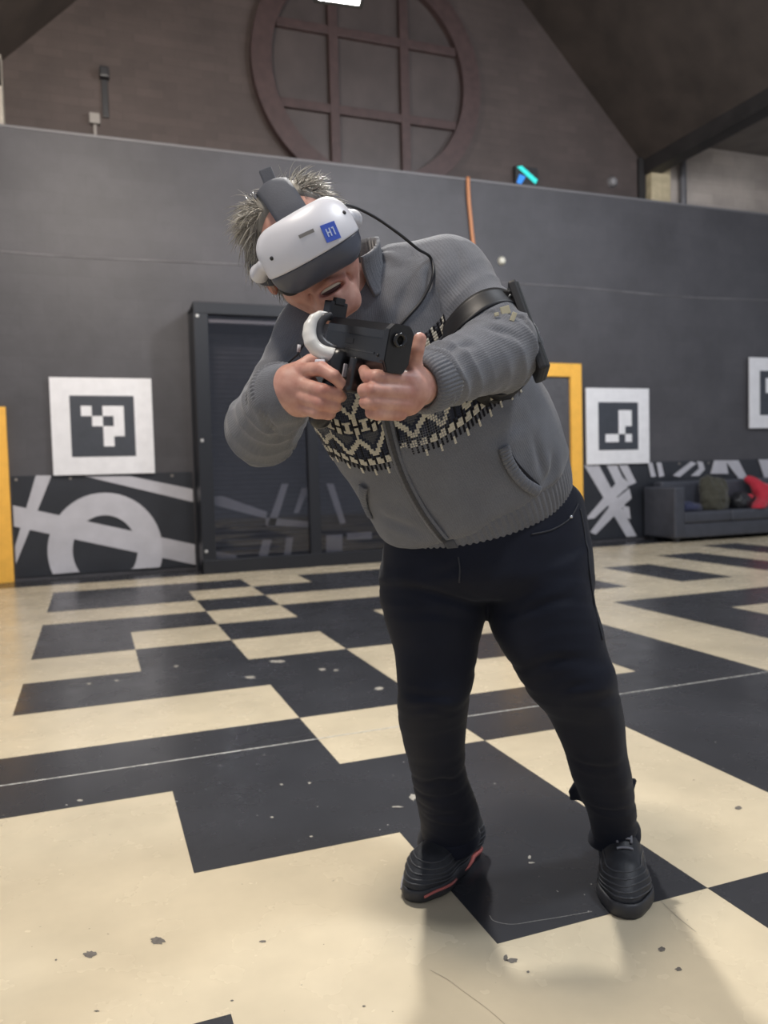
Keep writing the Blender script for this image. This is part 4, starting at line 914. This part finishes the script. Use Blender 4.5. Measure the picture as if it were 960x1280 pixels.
# even stitch columns: arc length on the loft at each row
t_of = lambda a: float(np.interp(a, np.sort(t_lo[:, 1]), t_lo[np.argsort(t_lo[:, 1]), 0]))
armd = [SW[2], SW[3], SW[5], SW[6], SW[1], SW[4]]
for side_, nm in ((1, 'pattern_band'), (-1, 'pattern_band')):
    G = np.zeros((NJ+1, NI+1, 2))
    for j in range(NJ+1):
        a = 0.0; tb = None
        for i in range(NI+1):
            if i == 0: a = float(np.interp((t_lo[:, 0].mean())+j*cw, z_t, z_a))+side_*0.055
            t = t_of(a)+j*cw; G[j, i] = (t, a)
            _, _ = 0, 0
            ia = min(max(int((t-torso.t[0])/(torso.t[1]-torso.t[0])), 0), 159)
            ds = math.hypot(torso.a[ia]*math.cos(a), torso.b[ia]*math.sin(a)); a += side_*cw/ds
    P0 = torso.point(G[..., 0].ravel(), G[..., 1].ravel())
    P1, N1 = snap(SW, P0, 0.0, 6)
    near = np.min([p.fn(P1) for p in armd], 0).reshape(NJ+1, NI+1)
    mats = [M_YW, M_YN, M_YB, M_YG]; V = []; F = []; MI = []
    P1 = (P1+N1*0.0016).reshape(NJ+1, NI+1, 3); N1 = N1.reshape(NJ+1, NI+1, 3)
    for j in range(NJ):
        for i in range(NI):
            mt = motif(i, j)
            if mt == 0 or near[j:j+2, i:i+2].min() < 0.006 or abs(G[j, i, 1]) > 2.0: continue
            q = [P1[j, i], P1[j, i+1], P1[j+1, i+1], P1[j+1, i]]
            if side_ < 0: q = [q[1], q[0], q[3], q[2]]
            c = sum(q)/4; b0 = len(V); up = N1[j, i]*0.0013
            V += [x for x in q]+[c+(x-c)*0.62+up for x in q]
            F += [(b0+4, b0+5, b0+6, b0+7)]+[(b0+k, b0+(k+1) % 4, b0+4+(k+1) % 4, b0+4+k) for k in range(4)]; MI += [mt-1]*5
    o = fast_obj(nm, np.array(V), np.array(F), None, sweater, smooth=False); o['kind'] = 'stuff'
    for m in mats: o.data.materials.append(m)
    o.data.polygons.foreach_set('material_index', np.array(MI, np.int32)); o.data.update()

# ---- jeans details
def on_jeans(pts, n=40):
    Q_ = spline([ray_hit(JN, u, v) for u, v in pts], n); return snap(JN, Q_, 0.0)
def seam(pts, r, mat, name='stitched_seam', lift=0.0005):
    q, nn = on_jeans(pts); return tube(name, q+nn*lift, r, mat, jeans, 6)
M_SEAMJ = simple('denim_seam', (0.022, 0.023, 0.030), 0.7)
seam([(573, 696), (575, 712), (574, 728)], 0.0018, M_SEAMJ); seam([(725, 636), (731, 670), (736, 705), (742, 750), (753, 800)], 0.0022, M_SEAMJ, 'side_seam')
seam([(664, 668), (690, 662), (712, 648), (722, 630)], 0.0018, M_SEAMJ, 'pocket_seam')
q, nn = on_jeans([(713, 646), (715, 648)], 2); tube('rivet', [q[0]-nn[0]*.002, q[0]+nn[0]*.0035], 0.0035, simple('steel_rivet', (0.7, 0.7, 0.72), 0.25, metal=1), jeans, 12)
def hem(lf, nm, t0, hgt, grow, tilt=0.0):
    rows_ = []; tb = lf.t[-1] if lf.C[-1][2] < lf.C[0][2] else lf.t[0]
    sg = 1 if tb == lf.t[-1] else -1
    for k in np.linspace(0, 1, 8):
        rows_.append([lf.point(np.array([tb-sg*hgt*(1-k)+sg*t0]), np.array([a]), float(-0.004+0.006*min(1, k*1.5)+grow*k+0.004*k*math.sin(3*a+1)))[0]+np.array([0, 0, tilt*math.sin(a+0.6)*k]) for a in th[::4]])
    return grid_obj(nm, np.array(rows_), M_JEAN, jeans, True, thick=0.003)
hem(legR, 'hem', 0.004, 0.04, 0.003, 0.006); hem(legL, 'hem', 0.002, 0.03, 0.002, 0.004)

# ---- shoes
M_UP = simple('shoe_upper', (0.020, 0.021, 0.025), 0.55, var=0.3, scale=60, bump=0.2, bscale=300); M_LINE = simple('shoe_piping', (0.055, 0.057, 0.064), 0.4); M_SOLE = simple('shoe_sole', (0.030, 0.030, 0.034), 0.5)
M_PINK = simple('shoe_red_accent', (0.50, 0.13, 0.11), 0.4); M_LACE = simple('shoe_lace', (0.17, 0.17, 0.19), 0.7); M_SILV = simple('shoe_grey_accent', (0.42, 0.40, 0.42), 0.4); M_SOCK = cloth_mat('black_sock', (0.008, 0.009, 0.013), 0.2, sheen=0.0)
def shoe(toe, heel, flip, label, shin, rise=0.0):
    x = nrm(np.array([toe[0]-heel[0], toe[1]-heel[1], 0])); z = np.array([0, 0, 1.0]); y = np.cross(z, x)*flip; L = SHOE_L
    o0 = np.array([toe[0], toe[1], 0])-x*L
    W = lambda a, b, c: o0+x*a+y*b+z*c
    t = empty('shoe', o0); t.parent = person; t['label'] = label
    R_ = np.array([x, y, z]); LC = lambda V: V-o0
    U = [cone(W(.050, 0, .058), W(.130, .002, .050), .040, .041, 0), cone(W(.130, .002, .048), W(.215, .004, .036), .041, .046, .03), cone(W(.215, .004, .036), W(.262, .008, .026), .047, .034, .03), cone(W(.055, 0, .06), W(.060, 0, .112), .038, .036, .025), cone(W(.165, 0, .066), W(.110, 0, .120+rise), .030, .026, .03)]
    U += [ell(W(.063, 0, .150), (.036, .028, .040), R_, .008, 's'), half(W(0, 0, .018), -z, .003)]
    V, Q = sdf_mesh(U, 0.0028, 2); fast_obj('upper', LC(V), Q, M_UP, t)
    def outline(zz, grow):
        pts = []
        for a in np.linspace(0, 2*np.pi, 72, endpoint=False):
            c = W(.14, .002, zz); d = x*math.cos(a)*2.3+y*math.sin(a); rr = np.linspace(0.005, 0.09, 120); P_ = c+rr[:, None]*d; s = sdf(U, P_); i = np.argmax(s > 0) if (s > 0).any() else -1
            pts.append(P_[i]+nrm(d)*grow)
        return np.array(pts)
    base = outline(0.026, 0.0)
    rows_ = []
    for zz, gr in ((0.0, -.006), (0.003, .001), (0.010, .004), (0.018, .004), (0.026, .003), (0.030, .0)):
        q = base.copy(); cc = q.mean(0); d = q-cc; d[:, 2] = 0; d /= np.linalg.norm(d, axis=1, keepdims=True); q = q+d*gr; q[:, 2] = zz; rows_.append(q)
    P_ = LC(np.array(rows_)); so_ = grid_obj('sole', P_, M_SOLE, t, True, thick=0.004)
    for i0, i1, m, nm in ((18, 33, M_PINK, 'red_sole_window'), (6, 14, M_PINK, 'red_sole_line'), (40, 54, M_PINK, 'red_sole_window'), (58, 68, M_SILV, 'grey_sole_line')):
        zc = 0.016; cc = base.mean(0); seg_ = []
        for i in range(i0, i1+1): d = base[i % 72]-cc; d[2] = 0; d = nrm(d); p = base[i % 72]+d*0.0045; p[2] = zc+0.005*math.sin((i-i0)/(i1-i0)*math.pi); seg_.append(p-o0)
        rad = 0.0065*np.sin(np.linspace(0.15, math.pi-0.15, len(seg_))) if 'window' in nm else 0.003
        tube(nm, np.array(seg_), rad, m, so_, 8)
    for zz in (0.036, 0.046, 0.056, 0.066, 0.076):
        q = outline(zz, 0.0003); q[:, 2] += 0.006*np.sin(np.linspace(0, 2*np.pi, 72, endpoint=False)*2+zz*40); q, nn = snap(U[:5], q, 0.0, 4); q = np.vstack([q, q[:2]])-o0
        tube('wave_piping', q, 0.0017, M_LINE, t, 6)
    TG = [cone(W(.165, 0, .082), W(.104, 0, .150+rise), .017, .015, .006), cone(W(.160, .014, .080), W(.106, .020, .145+rise), .008, .008, .012), cone(W(.160, -.014, .080), W(.106, -.020, .145+rise), .008, .008, .012)]; UT = U[:5]+TG
    for k in range(5):
        xx = .132+k*.016; pts = [W(xx, s*.024, .150-k*.010) for s in (-1, -.4, .4, 1)]; q, nn = snap(UT, np.array(pts), 0.0, 8); tube('lace', spline(q+nn*0.003-o0, 14), 0.0028, M_LACE, t, 6)
    for s in (-1, 1):
        pts = np.array([W(.125+.020*k, s*.020, .150-k*.012) for k in range(4)]); q, nn = snap(UT, pts, 0.0, 8); tube('lace', spline(q+nn*0.003-o0, 18), 0.0030, M_LACE, t, 6)
    tv_, tq_ = sdf_mesh([cone(W(.165, 0, .082), W(.104, 0, .150+rise), .017, .015, 0)]+TG[1:], 0.0025, 2)
    fast_obj('tongue', LC(tv_), tq_, M_UP, t); tube('tongue_loop', [W(.106, 0, .150+rise)-o0, W(.096, 0, .168+rise)-o0, W(.092, 0, .155+rise)-o0], 0.003, M_LINE, t, 6)
    sv_, sq_ = sdf_mesh([cone(W(.080, 0, .06), np.array(shin), .041, .046, 0)], 0.005, 1); fast_obj('sock', LC(sv_), sq_, M_SOCK, t)
    return t
shoe(*shoeR, 1, 'black running shoe with red sole accents, toes to the left', px(563, 1005, 1.83)); shoe(*shoeL, -1, 'black running shoe pointing at the camera', px(764, 1000, 1.78), .02)

# ---- hair
def hair_mat():
    m, nt, b = new_mat('grey_hair'); at = nd(nt, 'ShaderNodeAttribute', attribute_name='tone'); r = nd(nt, 'ShaderNodeValToRGB'); e = r.color_ramp.elements
    e[0].color = (0.035, 0.030, 0.026, 1); e[1].color = (0.64, 0.60, 0.52, 1); nt.links.new(at.outputs['Fac'], r.inputs['Fac']); nt.links.new(r.outputs['Color'], b.inputs['Base Color'])
    b.inputs['Roughness'].default_value = 0.42; return m
M_HAIR = hair_mat()
HC = np.array([0, -.012, .022]); HRad = np.array([.076, .098, .088]); rng = np.random.default_rng(5)
V = []; F = []; TN = []; cnt_ = 0
while cnt_ < 5200:
    d = nrm(rng.normal(size=3)); p = HC+d*HRad*1.01
    if p[1] > 0.070 or (p[1] > 0.045 and p[2] < 0.080) or (p[2] < -0.005 and p[1] > -0.02) or p[2] < -0.045: continue
    if abs(p[0]) < 0.029 and p[1] > -0.04 and p[2] > 0.05: continue
    n = nrm(d/HRad); side = np.sign(p[0]) if abs(p[0]) > .008 else rng.choice([-1, 1])
    comb = np.array([side*0.55, -0.35 if p[1] < 0.03 else 0.1, 0.10 if p[2] > .07 else -0.75]); comb = comb-(comb@n)*n
    Lh = (0.034 if p[2] > 0.02 else 0.024)*rng.uniform(.7, 1.35)*(1.25 if p[0] < -.03 else 1)
    dir0 = nrm(n*0.75+comb*0.8+rng.normal(size=3)*0.32); q = p.copy(); pts = [q.copy()]
    for s in range(5): dir0 = nrm(dir0+comb*0.20-n*0.10+rng.normal(size=3)*0.07+np.array([0, 0, -.07])); q = q+dir0*Lh/5; pts.append(q.copy())
    W_ = np.array([hp(*w) for w in pts]); b0 = len(V); w = 0.00085*rng.uniform(.7, 1.4); e1 = nrm(np.cross(W_[1]-W_[0], rng.normal(size=3))); e2 = nrm(np.cross(W_[1]-W_[0], e1)); tone = rng.beta(2, 2)
    for s, c in enumerate(W_):
        r = w*(1-0.8*(s/5)**2)
        V += [c+e1*r, c-e1*r*.5+e2*r*.87, c-e1*r*.5-e2*r*.87]; TN += [tone]*3
    for s in range(5):
        for k in range(3): a = b0+3*s+k; b_ = b0+3*s+(k+1) % 3; F.append((a, b_, b_+3, a+3))
    cnt_ += 1
hv, hq = sdf_mesh([ell(hp(*HC), (HRad+.006)*HS, HR, 0), half(hp(0, .052, .06), HY+0.35*(-HZ), .01), half(hp(0, -.01, -.01), nrm(HY*0.75-HZ*0.7), .01), half(hp(0, 0, -.05), -HZ, .01)], 0.004, 2)
nV = len(V); V = np.vstack([np.array(V), hv]); F = np.vstack([np.array(F), hq+nV]); TN = np.concatenate([TN, 0.30+0.2*vnoise(hv, 60, 3)])
hair = fast_obj('hair', V, F, M_HAIR, person, {'tone': np.array(TN)}); hair['label'] = 'short tousled grey hair'
# ================================================================== headset
M_HW = simple('headset_white', (0.66, 0.66, 0.70), 0.35); M_HB = simple('headset_dark_visor', (0.070, 0.076, 0.100), 0.35); M_HG = simple('headset_grey_strap', (0.055, 0.060, 0.076), 0.8, bump=0.2, bscale=300)
M_BLU = simple('sticker_blue', (0.045, 0.10, 0.50), 0.45); M_TXT = simple('sticker_print', (0.55, 0.62, 0.80), 0.5); M_BLK = simple('matte_black', (0.010, 0.010, 0.012), 0.5); M_PAD = simple('face_foam', (0.015, 0.015, 0.018), 0.85)
hs = empty('vr_headset', hp(0, .13, .01)); tag(hs, 'white and grey virtual reality headset worn over the player\'s eyes', 'headset')
H0 = np.array(hs.location)
vis = [rbox(hp(0, .126, -.006), np.array([.080, .052, .060])*HS, .036*HS, HR, 0), ell(hp(0, .01, -.008), np.array([.120, .168, .125])*HS, HR, .012, 'i')]
cutn = nrm(HZ+0.10*HY); cutp = hp(0, .17, -.018)
Vw, Qw = sdf_mesh(vis+[half(cutp, -cutn, .002)], 0.0022, 1); fast_obj('front_shell', Vw-H0, Qw, M_HW, hs)
low = [rbox(hp(0, .123, .004), np.array([.078, .049, .056])*HS, .036*HS, HR, 0), ell(hp(0, .01, -.002), np.array([.118, .165, .118])*HS, HR, .012, 'i')]
Vb, Qb = sdf_mesh(low+[half(cutp+cutn*.0005, cutn, .002)], 0.0022, 1); fast_obj('lower_visor', Vb-H0, Qb, M_HB, hs)
Vp, Qp = sdf_mesh([rbox(hp(0, .082, -.002), np.array([.074, .026, .050])*HS, .02, HR, 0), ell(hp(0, .03, -.02), np.array([.058, .050, .074])*HS, HR, .004, 's'), ell(hp(0, .10, -.045), np.array([.020, .06, .030])*HS, HR, .01, 's')], 0.003, 2); fast_obj('face_pad', Vp-H0, Qp, M_PAD, hs)
def hbox(name, c, half_, R_, mat, parent, bevel=0.003, off=H0):
    bm = bmesh.new(); hf = np.array(half_); bm_box(bm, -hf, hf, bevel)
    for v_ in bm.verts: v_.co = Vector(np.array(c)-off+np.array(R_).T@np.array(v_.co))
    bmesh.ops.recalc_face_normals(bm, faces=bm.faces[:]); return bm_obj(name, bm, mat, parent)
for s in (-1, 1):
    v_, q_ = sdf_mesh([cone(hp(s*.074, .115, .010), hp(s*.088, .05, .004), .012, .014, 0), cone(hp(s*.088, .05, .004), hp(s*.088, .0, .012), .014, .010, .01)], 0.003, 2)
    fast_obj('side_arm', v_-H0, q_, M_HW, hs)
# rear halo strap and top strap
ring = [hp(.093*math.sin(a), -.010+.118*math.cos(a)*-1, .012+.03*math.cos(a)) for a in np.linspace(-2.2, 2.2, 40)]
rows_ = [[q-HZ*.018 for q in ring], [q for q in ring], [q+HZ*.018 for q in ring]]
grid_obj('rear_strap', np.array(rows_)-H0, M_HG, hs, False, thick=0.004)
path = [(0, .105, .050), (0, .092, .070), (0, .064, .096), (0, .022, .115), (0, -.022, .117), (0, -.07, .098)]
pc = spline([hp(*p) for p in path], 40); rows_ = []
for s in np.linspace(-1, 1, 9): rows_.append(pc+HX*s*.026-HZ*(0.008*s*s))
grid_obj('top_strap', np.array(rows_)-H0, M_HG, hs, False, thick=0.005)
a0, a1 = px(352, 262, 1.325), px(331, 211, 1.335); zx = nrm(a1-a0); zn = nrm(AX_T-(AX_T@zx)*zx)
hbox('strap_tail', (a0+a1)/2, (np.linalg.norm(a1-a0)/2, .0035, .0115), np.array([zx, zn, np.cross(zx, zn)]), M_HG, hs, 0.003)
# marks on the white shell
def on_shell(u, v): 
    q, n_ = snap(vis, ray_hit(vis, u, v)[None], 0.0); return q[0], n_[0]
c, n_ = on_shell(413, 290); sx_ = nrm(HX*.97+HZ*-.10); sx_ = nrm(sx_-(sx_@n_)*n_); sz_ = np.cross(sx_, n_); sz_ = sz_ if sz_@HZ > 0 else -sz_
FR = np.array([sx_, n_, sz_])
stk = hbox('number_sticker', c+n_*.0006, (.0125, .0007, .0135), FR, M_BLU, hs, 0.0003)
def letter(x, z, hx, hz, rot=0):
    hbox('printed_character', c+n_*.0016+sx_*x+sz_*z, (hx, .0003, hz), FR, M_TXT, stk, 0)
letter(-.0060, 0, .0009, .0062); letter(-.0006, 0, .0009, .0062); letter(-.0033, 0, .0026, .0009); letter(.0058, 0, .0009, .0062); letter(.0043, .0050, .0013, .0009)
c2, n2_ = on_shell(383, 292); hbox('camera_slot', c2, (.0125, .0008, .0026), np.array([nrm(sx_-(sx_@n2_)*n2_), n2_, sz_]), simple('slot_grey', (0.22, 0.21, 0.20), 0.4), hs, 0.0005)
for u, v in ((340, 323), (430, 266)):
    c3, n3 = on_shell(u, v); tube('tracking_lens', [c3-H0-n3*.002, c3-H0+n3*.0012], .0032, M_BLK, hs, 14)
hbox('cable_plug', px(404, 261, 1.27), (.012, .006, .005), HR, M_HG, hs, .002)
cab = spline([px(403, 260, 1.268), px(418, 257, 1.275), px(440, 258, 1.29), px(468, 271, 1.31), px(497, 291, 1.33), px(522, 311, 1.36), ray_hit(SW, 538, 323)-AX_F*.004, ray_hit(SW, 541, 345)-AX_F*.005, ray_hit(SW, 528, 375)-AX_F*.005, ray_hit(SW, 505, 402)-AX_F*.005, ray_hit(SW, 480, 430)-AX_F*.004], 90)
tube('cable', cab-H0, .0026, M_BLK, hs, 8)

# ================================================================== gun controller
M_GUN = simple('gun_black', (0.010, 0.010, 0.012), 0.33, bump=0.1, bscale=400); M_GUN2 = simple('gun_satin', (0.016, 0.016, 0.018), 0.24)
GX = cdir(.55, -.26, .80); GZ = nrm(AX_U+.05*AX_R); GZ = nrm(GZ-(GZ@GX)*GX); GY = np.cross(GZ, GX); GR = np.array([GX, GY, GZ])
GO = px(500, 431, 1.125)                                      # centre of the front face
gun = empty('gun_controller', GO); tag(gun, 'black pistol-shaped controller with white tracking ring held in both hands', 'gun controller')
def gp(x, y, z): return GO+GX*x+GY*y+GZ*z
def gpoly(name, sec, x0, x1, mat, parent=gun, scale1=1.0):      # extrude a (y, z) section along the barrel
    n = len(sec); v_ = [gp(x0, y*scale1, z*scale1)-GO for y, z in sec]+[gp(x1, y, z)-GO for y, z in sec]
    f_ = [tuple(range(n)), tuple(range(2*n-1, n-1, -1))]+[(i, n+i, n+(i+1) % n, (i+1) % n) for i in range(n)]
    o = mesh_obj(name, v_, f_, mat, parent); bm = bmesh.new(); bm.from_mesh(o.data); bmesh.ops.recalc_face_normals(bm, faces=bm.faces[:])
    bmesh.ops.bevel(bm, geom=[e for e in bm.edges if e.calc_face_angle(0) > .6], offset=.0012, segments=2, affect='EDGES'); bm.to_mesh(o.data); bm.free(); return o
gpoly('receiver', [(-.021, .004), (-.021, -.030), (-.014, -.042), (.014, -.042), (.021, -.030), (.021, .004)], -.178, -.004, M_GUN)
gpoly('slide', [(-.021, .004), (-.0205, .016), (-.013, .027), (.013, .027), (.0205, .016), (.021, .004)], -.178, -.012, M_GUN2)
gpoly('front_block', [(-.022, .018), (-.022, -.026), (-.014, -.041), (.014, -.041), (.022, -.026), (.022, .018), (.013, .028), (-.013, .028)], -.014, .0, M_GUN)
def gring(name, x0, x1, ro, ri, y, z, mat):
    a = np.linspace(0, 2*np.pi, 28, endpoint=False); P_ = []
    for x, r in ((x0, ri), (x0, ro), (x1, ro), (x1, ri), (x0, ri)): P_.append([gp(x, y+r*math.cos(t), z+r*math.sin(t))-GO for t in a])
    return grid_obj(name, np.array(P_)[::-1], mat, gun, True, smooth=False)
gring('muzzle_ring', -.001, .006, .0105, .0065, -.004, .006, M_GUN2)
tube('muzzle_bore', [gp(-.002, -.004, .006)-GO, gp(.002, -.004, .006)-GO], .0066, simple('bore_black', (0.001, 0.001, 0.001), .9), gun, 20)
hbox('rear_sight', gp(-.200, .0, .036), (.012, .016, .016), GR, M_GUN, gun, .003, GO)
hbox('sight_post', gp(-.192, .0, .052), (.006, .009, .006), GR, M_GUN, gun, .002, GO)
hbox('ejection_port', gp(-.105, -.0212, -.006), (.012, .0006, .004), GR, M_BLK, gun, .0003, GO)
hbox('side_rib', gp(-.070, -.0214, -.018), (.040, .0008, .0015), GR, M_GUN2, gun, .0003, GO)
for x, z in ((-.02, -.020), (-.13, -.028)): tube('screw', [gp(x, -.0205, z)-GO, gp(x, -.0222, z)-GO], .0024, M_GUN2, gun, 10)
v_, q_ = sdf_mesh(chain([px(424, 448, 1.215), px(416, 485, 1.218), px(400, 522, 1.228)], [.017, .0165, .018], 0, .01), .003, 2); fast_obj('grip', v_-GO, q_, M_GUN, gun)
v_, q_ = sdf_mesh([rbox(px(444, 468, 1.178), (.009, .010, .026), .003, GR, 0), rbox(px(433, 486, 1.190), (.018, .009, .004), .003, GR, .004)], .002, 1); fast_obj('trigger_guard', v_-GO, q_, M_GUN, gun)
hbox('trigger', px(431, 463, 1.195), (.002, .003, .010), GR, M_SILV, gun, .001, GO)
v_, q_ = sdf_mesh(chain([px(488, 462, 1.150), px(484, 515, 1.162)], [.013, .012], 0), .003, 1); fast_obj('fore_grip', v_-GO, q_, M_GUN, gun)
hbox('white_switch', px(400, 454, 1.20), (.008, .004, .006), np.array([AX_R, AX_T, AX_U]), M_HW, gun, .003, GO)
rp = [(409, 391), (400, 393), (392, 399), (387.5, 408), (386.5, 418), (389, 428), (395, 436), (404, 441), (413, 443.5), (421, 443)]
rr = [.0022, .0048, .0072, .0088, .0095, .0098, .0098, .0098, .0098, .0092]
v_, q_ = sdf_mesh(chain([px(u, v, 1.205+.002*abs(i-5)) for i, (u, v) in enumerate(rp)], rr, 0, .006), .002, 2); tro = fast_obj('tracking_ring', v_-GO, q_, simple('ring_white', (0.68, 0.67, 0.64), .3), gun)
rp2 = [(413, 393), (405, 397), (399, 405), (397.5, 415), (400, 425), (407, 432), (418, 436)]
v_, q_ = sdf_mesh(chain([px(u, v, 1.215) for u, v in rp2], [.004, .006, .007, .007, .007, .007, .006], 0, .006), .002, 2); fast_obj('inner_ring', v_-GO, q_, simple('ring_grey', (0.05, 0.05, 0.055), .4), gun)
cord = spline([px(399, 447, 1.24), px(390, 430, 1.25), px(382, 428, 1.25), px(376, 436, 1.25), px(372, 443, 1.25), px(362, 452, 1.26), px(352, 462, 1.27), px(347, 480, 1.27)], 50); wc_ = tube('wrist_cord', cord-GO, .0017, M_BLK, gun, 6)
tube('cord_loop', spline([px(373, 440, 1.248), px(377, 447, 1.246), px(384, 450, 1.24), px(392, 452, 1.235)], 20)-GO, .0017, M_BLK, wc_, 6); tube('cord_bead', [px(374, 431, 1.246)-GO, px(373, 440, 1.246)-GO], .003, M_SILV, wc_, 8)

# ================================================================== tracker pouch on the upper arm
ab = empty('arm_pouch', px(655, 415, 1.41)); tag(ab, 'flat black pouch strapped to the player\'s left upper arm', 'arm pouch'); A0 = np.array(ab.location)
p0, p1 = px(638, 362, 1.42), px(677, 470, 1.39); ax_ = nrm(p1-p0); nx_ = nrm(cdir(.94, .34, .05)-(cdir(.94, .34, .05)@ax_)*ax_); AR = np.array([ax_, nx_, np.cross(ax_, nx_)]); am = (p0+p1)/2
hbox('pouch', am, (np.linalg.norm(p1-p0)/2, .008, .042), AR, M_BLK, ab, .005, A0)
hbox('cover_flap', am+nx_*.0095+ax_*.045, (.040, .0035, .040), AR, simple('pouch_flap', (0.03, 0.034, 0.038), .4), ab, .003, A0)
hbox('edge_trim', am-ax_*.02+nx_*.009, (.060, .0018, .041), AR, simple('pouch_trim', (0.06, 0.065, 0.07), .3), ab, .001, A0)
na = nrm(elL-shL); cA = shL+na*.145; tilt = nrm(na+.12*AX_T); e1 = nrm(np.cross(tilt, AX_F)); e2 = np.cross(tilt, e1); rows_ = []
for k in np.linspace(-1, 1, 7):
    ring = []
    for a in np.linspace(0, 2*np.pi, 90, endpoint=False): ring.append(cA+tilt*k*.019+.082*(e1*math.cos(a)+e2*math.sin(a)))
    q, n3 = snap(SW, np.array(ring), 0.004, 5); rows_.append(q)
grid_obj('strap', np.array(rows_)-A0, M_BLK, ab, True, thick=.003)
tube('strap_cord', spline([px(570, 412, 1.375), px(600, 396, 1.36), px(625, 380, 1.37), px(646, 364, 1.40)], 30)-A0, .0028, simple('cord_grey', (0.05, 0.055, 0.06), .4), ab, 8)
M_TAG = simple('pale_tag', (0.42, 0.39, 0.28), .6)
for u, v, w, h_, r_ in ((631, 389, .010, .009, .3), (641, 397, .005, .010, -.4), (620, 394, .005, .004, .2)):
    hbox('hook_tape_tab', ray_hit(SW, u, v)-AX_F*.006, (w*.8, .0015, h_*.8), np.array([nrm(AX_R+r_*AX_U), nrm(AX_T+.2*AX_R), nrm(AX_U-r_*AX_R)]), M_TAG, ab, .001, A0)

# ================================================================== clothes left on the sofa
def heap(name, c, rad, mat, label, seed, cat='clothing', extra=()):
    c = np.array(c, float)
    pr = [ell(c+np.array([0, 0, rad[2]*.55]), rad, None, 0)]+[ell(c+np.array(o)*np.array(rad), np.array(rad)*f, None, .04) for o, f in extra]
    v_, q_ = sdf_mesh(pr, .012, 2); n3 = vnormals(v_, q_); v_ = v_+n3*(0.030*np.abs(vnoise(v_, 9, seed))+.012*vnoise(v_, 22, seed+1))[:, None]
    v_[:, 2] = np.maximum(v_[:, 2], c[2]); o = fast_obj(name, v_-c, q_, mat); o.location = c; tag(o, label, cat); return o
sz = 0.362; sxm = lambda u, v: px_plane(u, v, 12.2*S)
heap('olive_jacket', (12.42*S, 12.08*S, sz), (.18, .13, .21), cloth_mat('olive_cloth', (0.062, 0.060, 0.046), .2), 'crumpled olive jacket heaped on the sofa', 31, extra=(((.5, .3, 1.1), .7), ((-.3, .4, 1.4), .6)))
heap('navy_sweatshirt', (11.62*S, 12.05*S, sz), (.15, .12, .07), cloth_mat('navy_cloth', (0.040, 0.045, 0.085), .2), 'folded navy garment on the sofa beside the left arm', 35, extra=(((.6, 0, .2), .6),))
heap('black_bag', (13.25*S, 12.10*S, sz), (.14, .11, .13), simple('bag_black', (0.014, 0.014, 0.017), .5), 'black bag lying on the sofa under the red jacket', 41, 'bag')
rj = spline([px_plane(936, 599, 12.35*S), px_plane(946, 606, 12.2*S), px_plane(953, 617, 12.05*S), px_plane(952, 628, 11.95*S), px_plane(947, 636, 11.85*S)], 8)
v_, q_ = sdf_mesh(chain(list(rj), list(np.linspace(.055, .075, len(rj))), 0, .03)+[cone(px_plane(931, 621, 12.0*S), px_plane(938, 621, 12.0*S), .025, .028, .02), cone(rj[3], rj[3]+np.array([.35, .05, -.02]), .09, .07, .05)], .01, 2)
v_ = v_+vnormals(v_, q_)*(.018*vnoise(v_, 12, 51))[:, None]; v_[:, 2] = np.maximum(v_[:, 2], sz)
o = fast_obj('red_jacket', v_-rj[4], q_, cloth_mat('red_cloth', (0.48, 0.035, 0.055), .15)); o.location = rj[4]; tag(o, 'red jacket draped over the bag on the sofa at right edge', 'jacket')
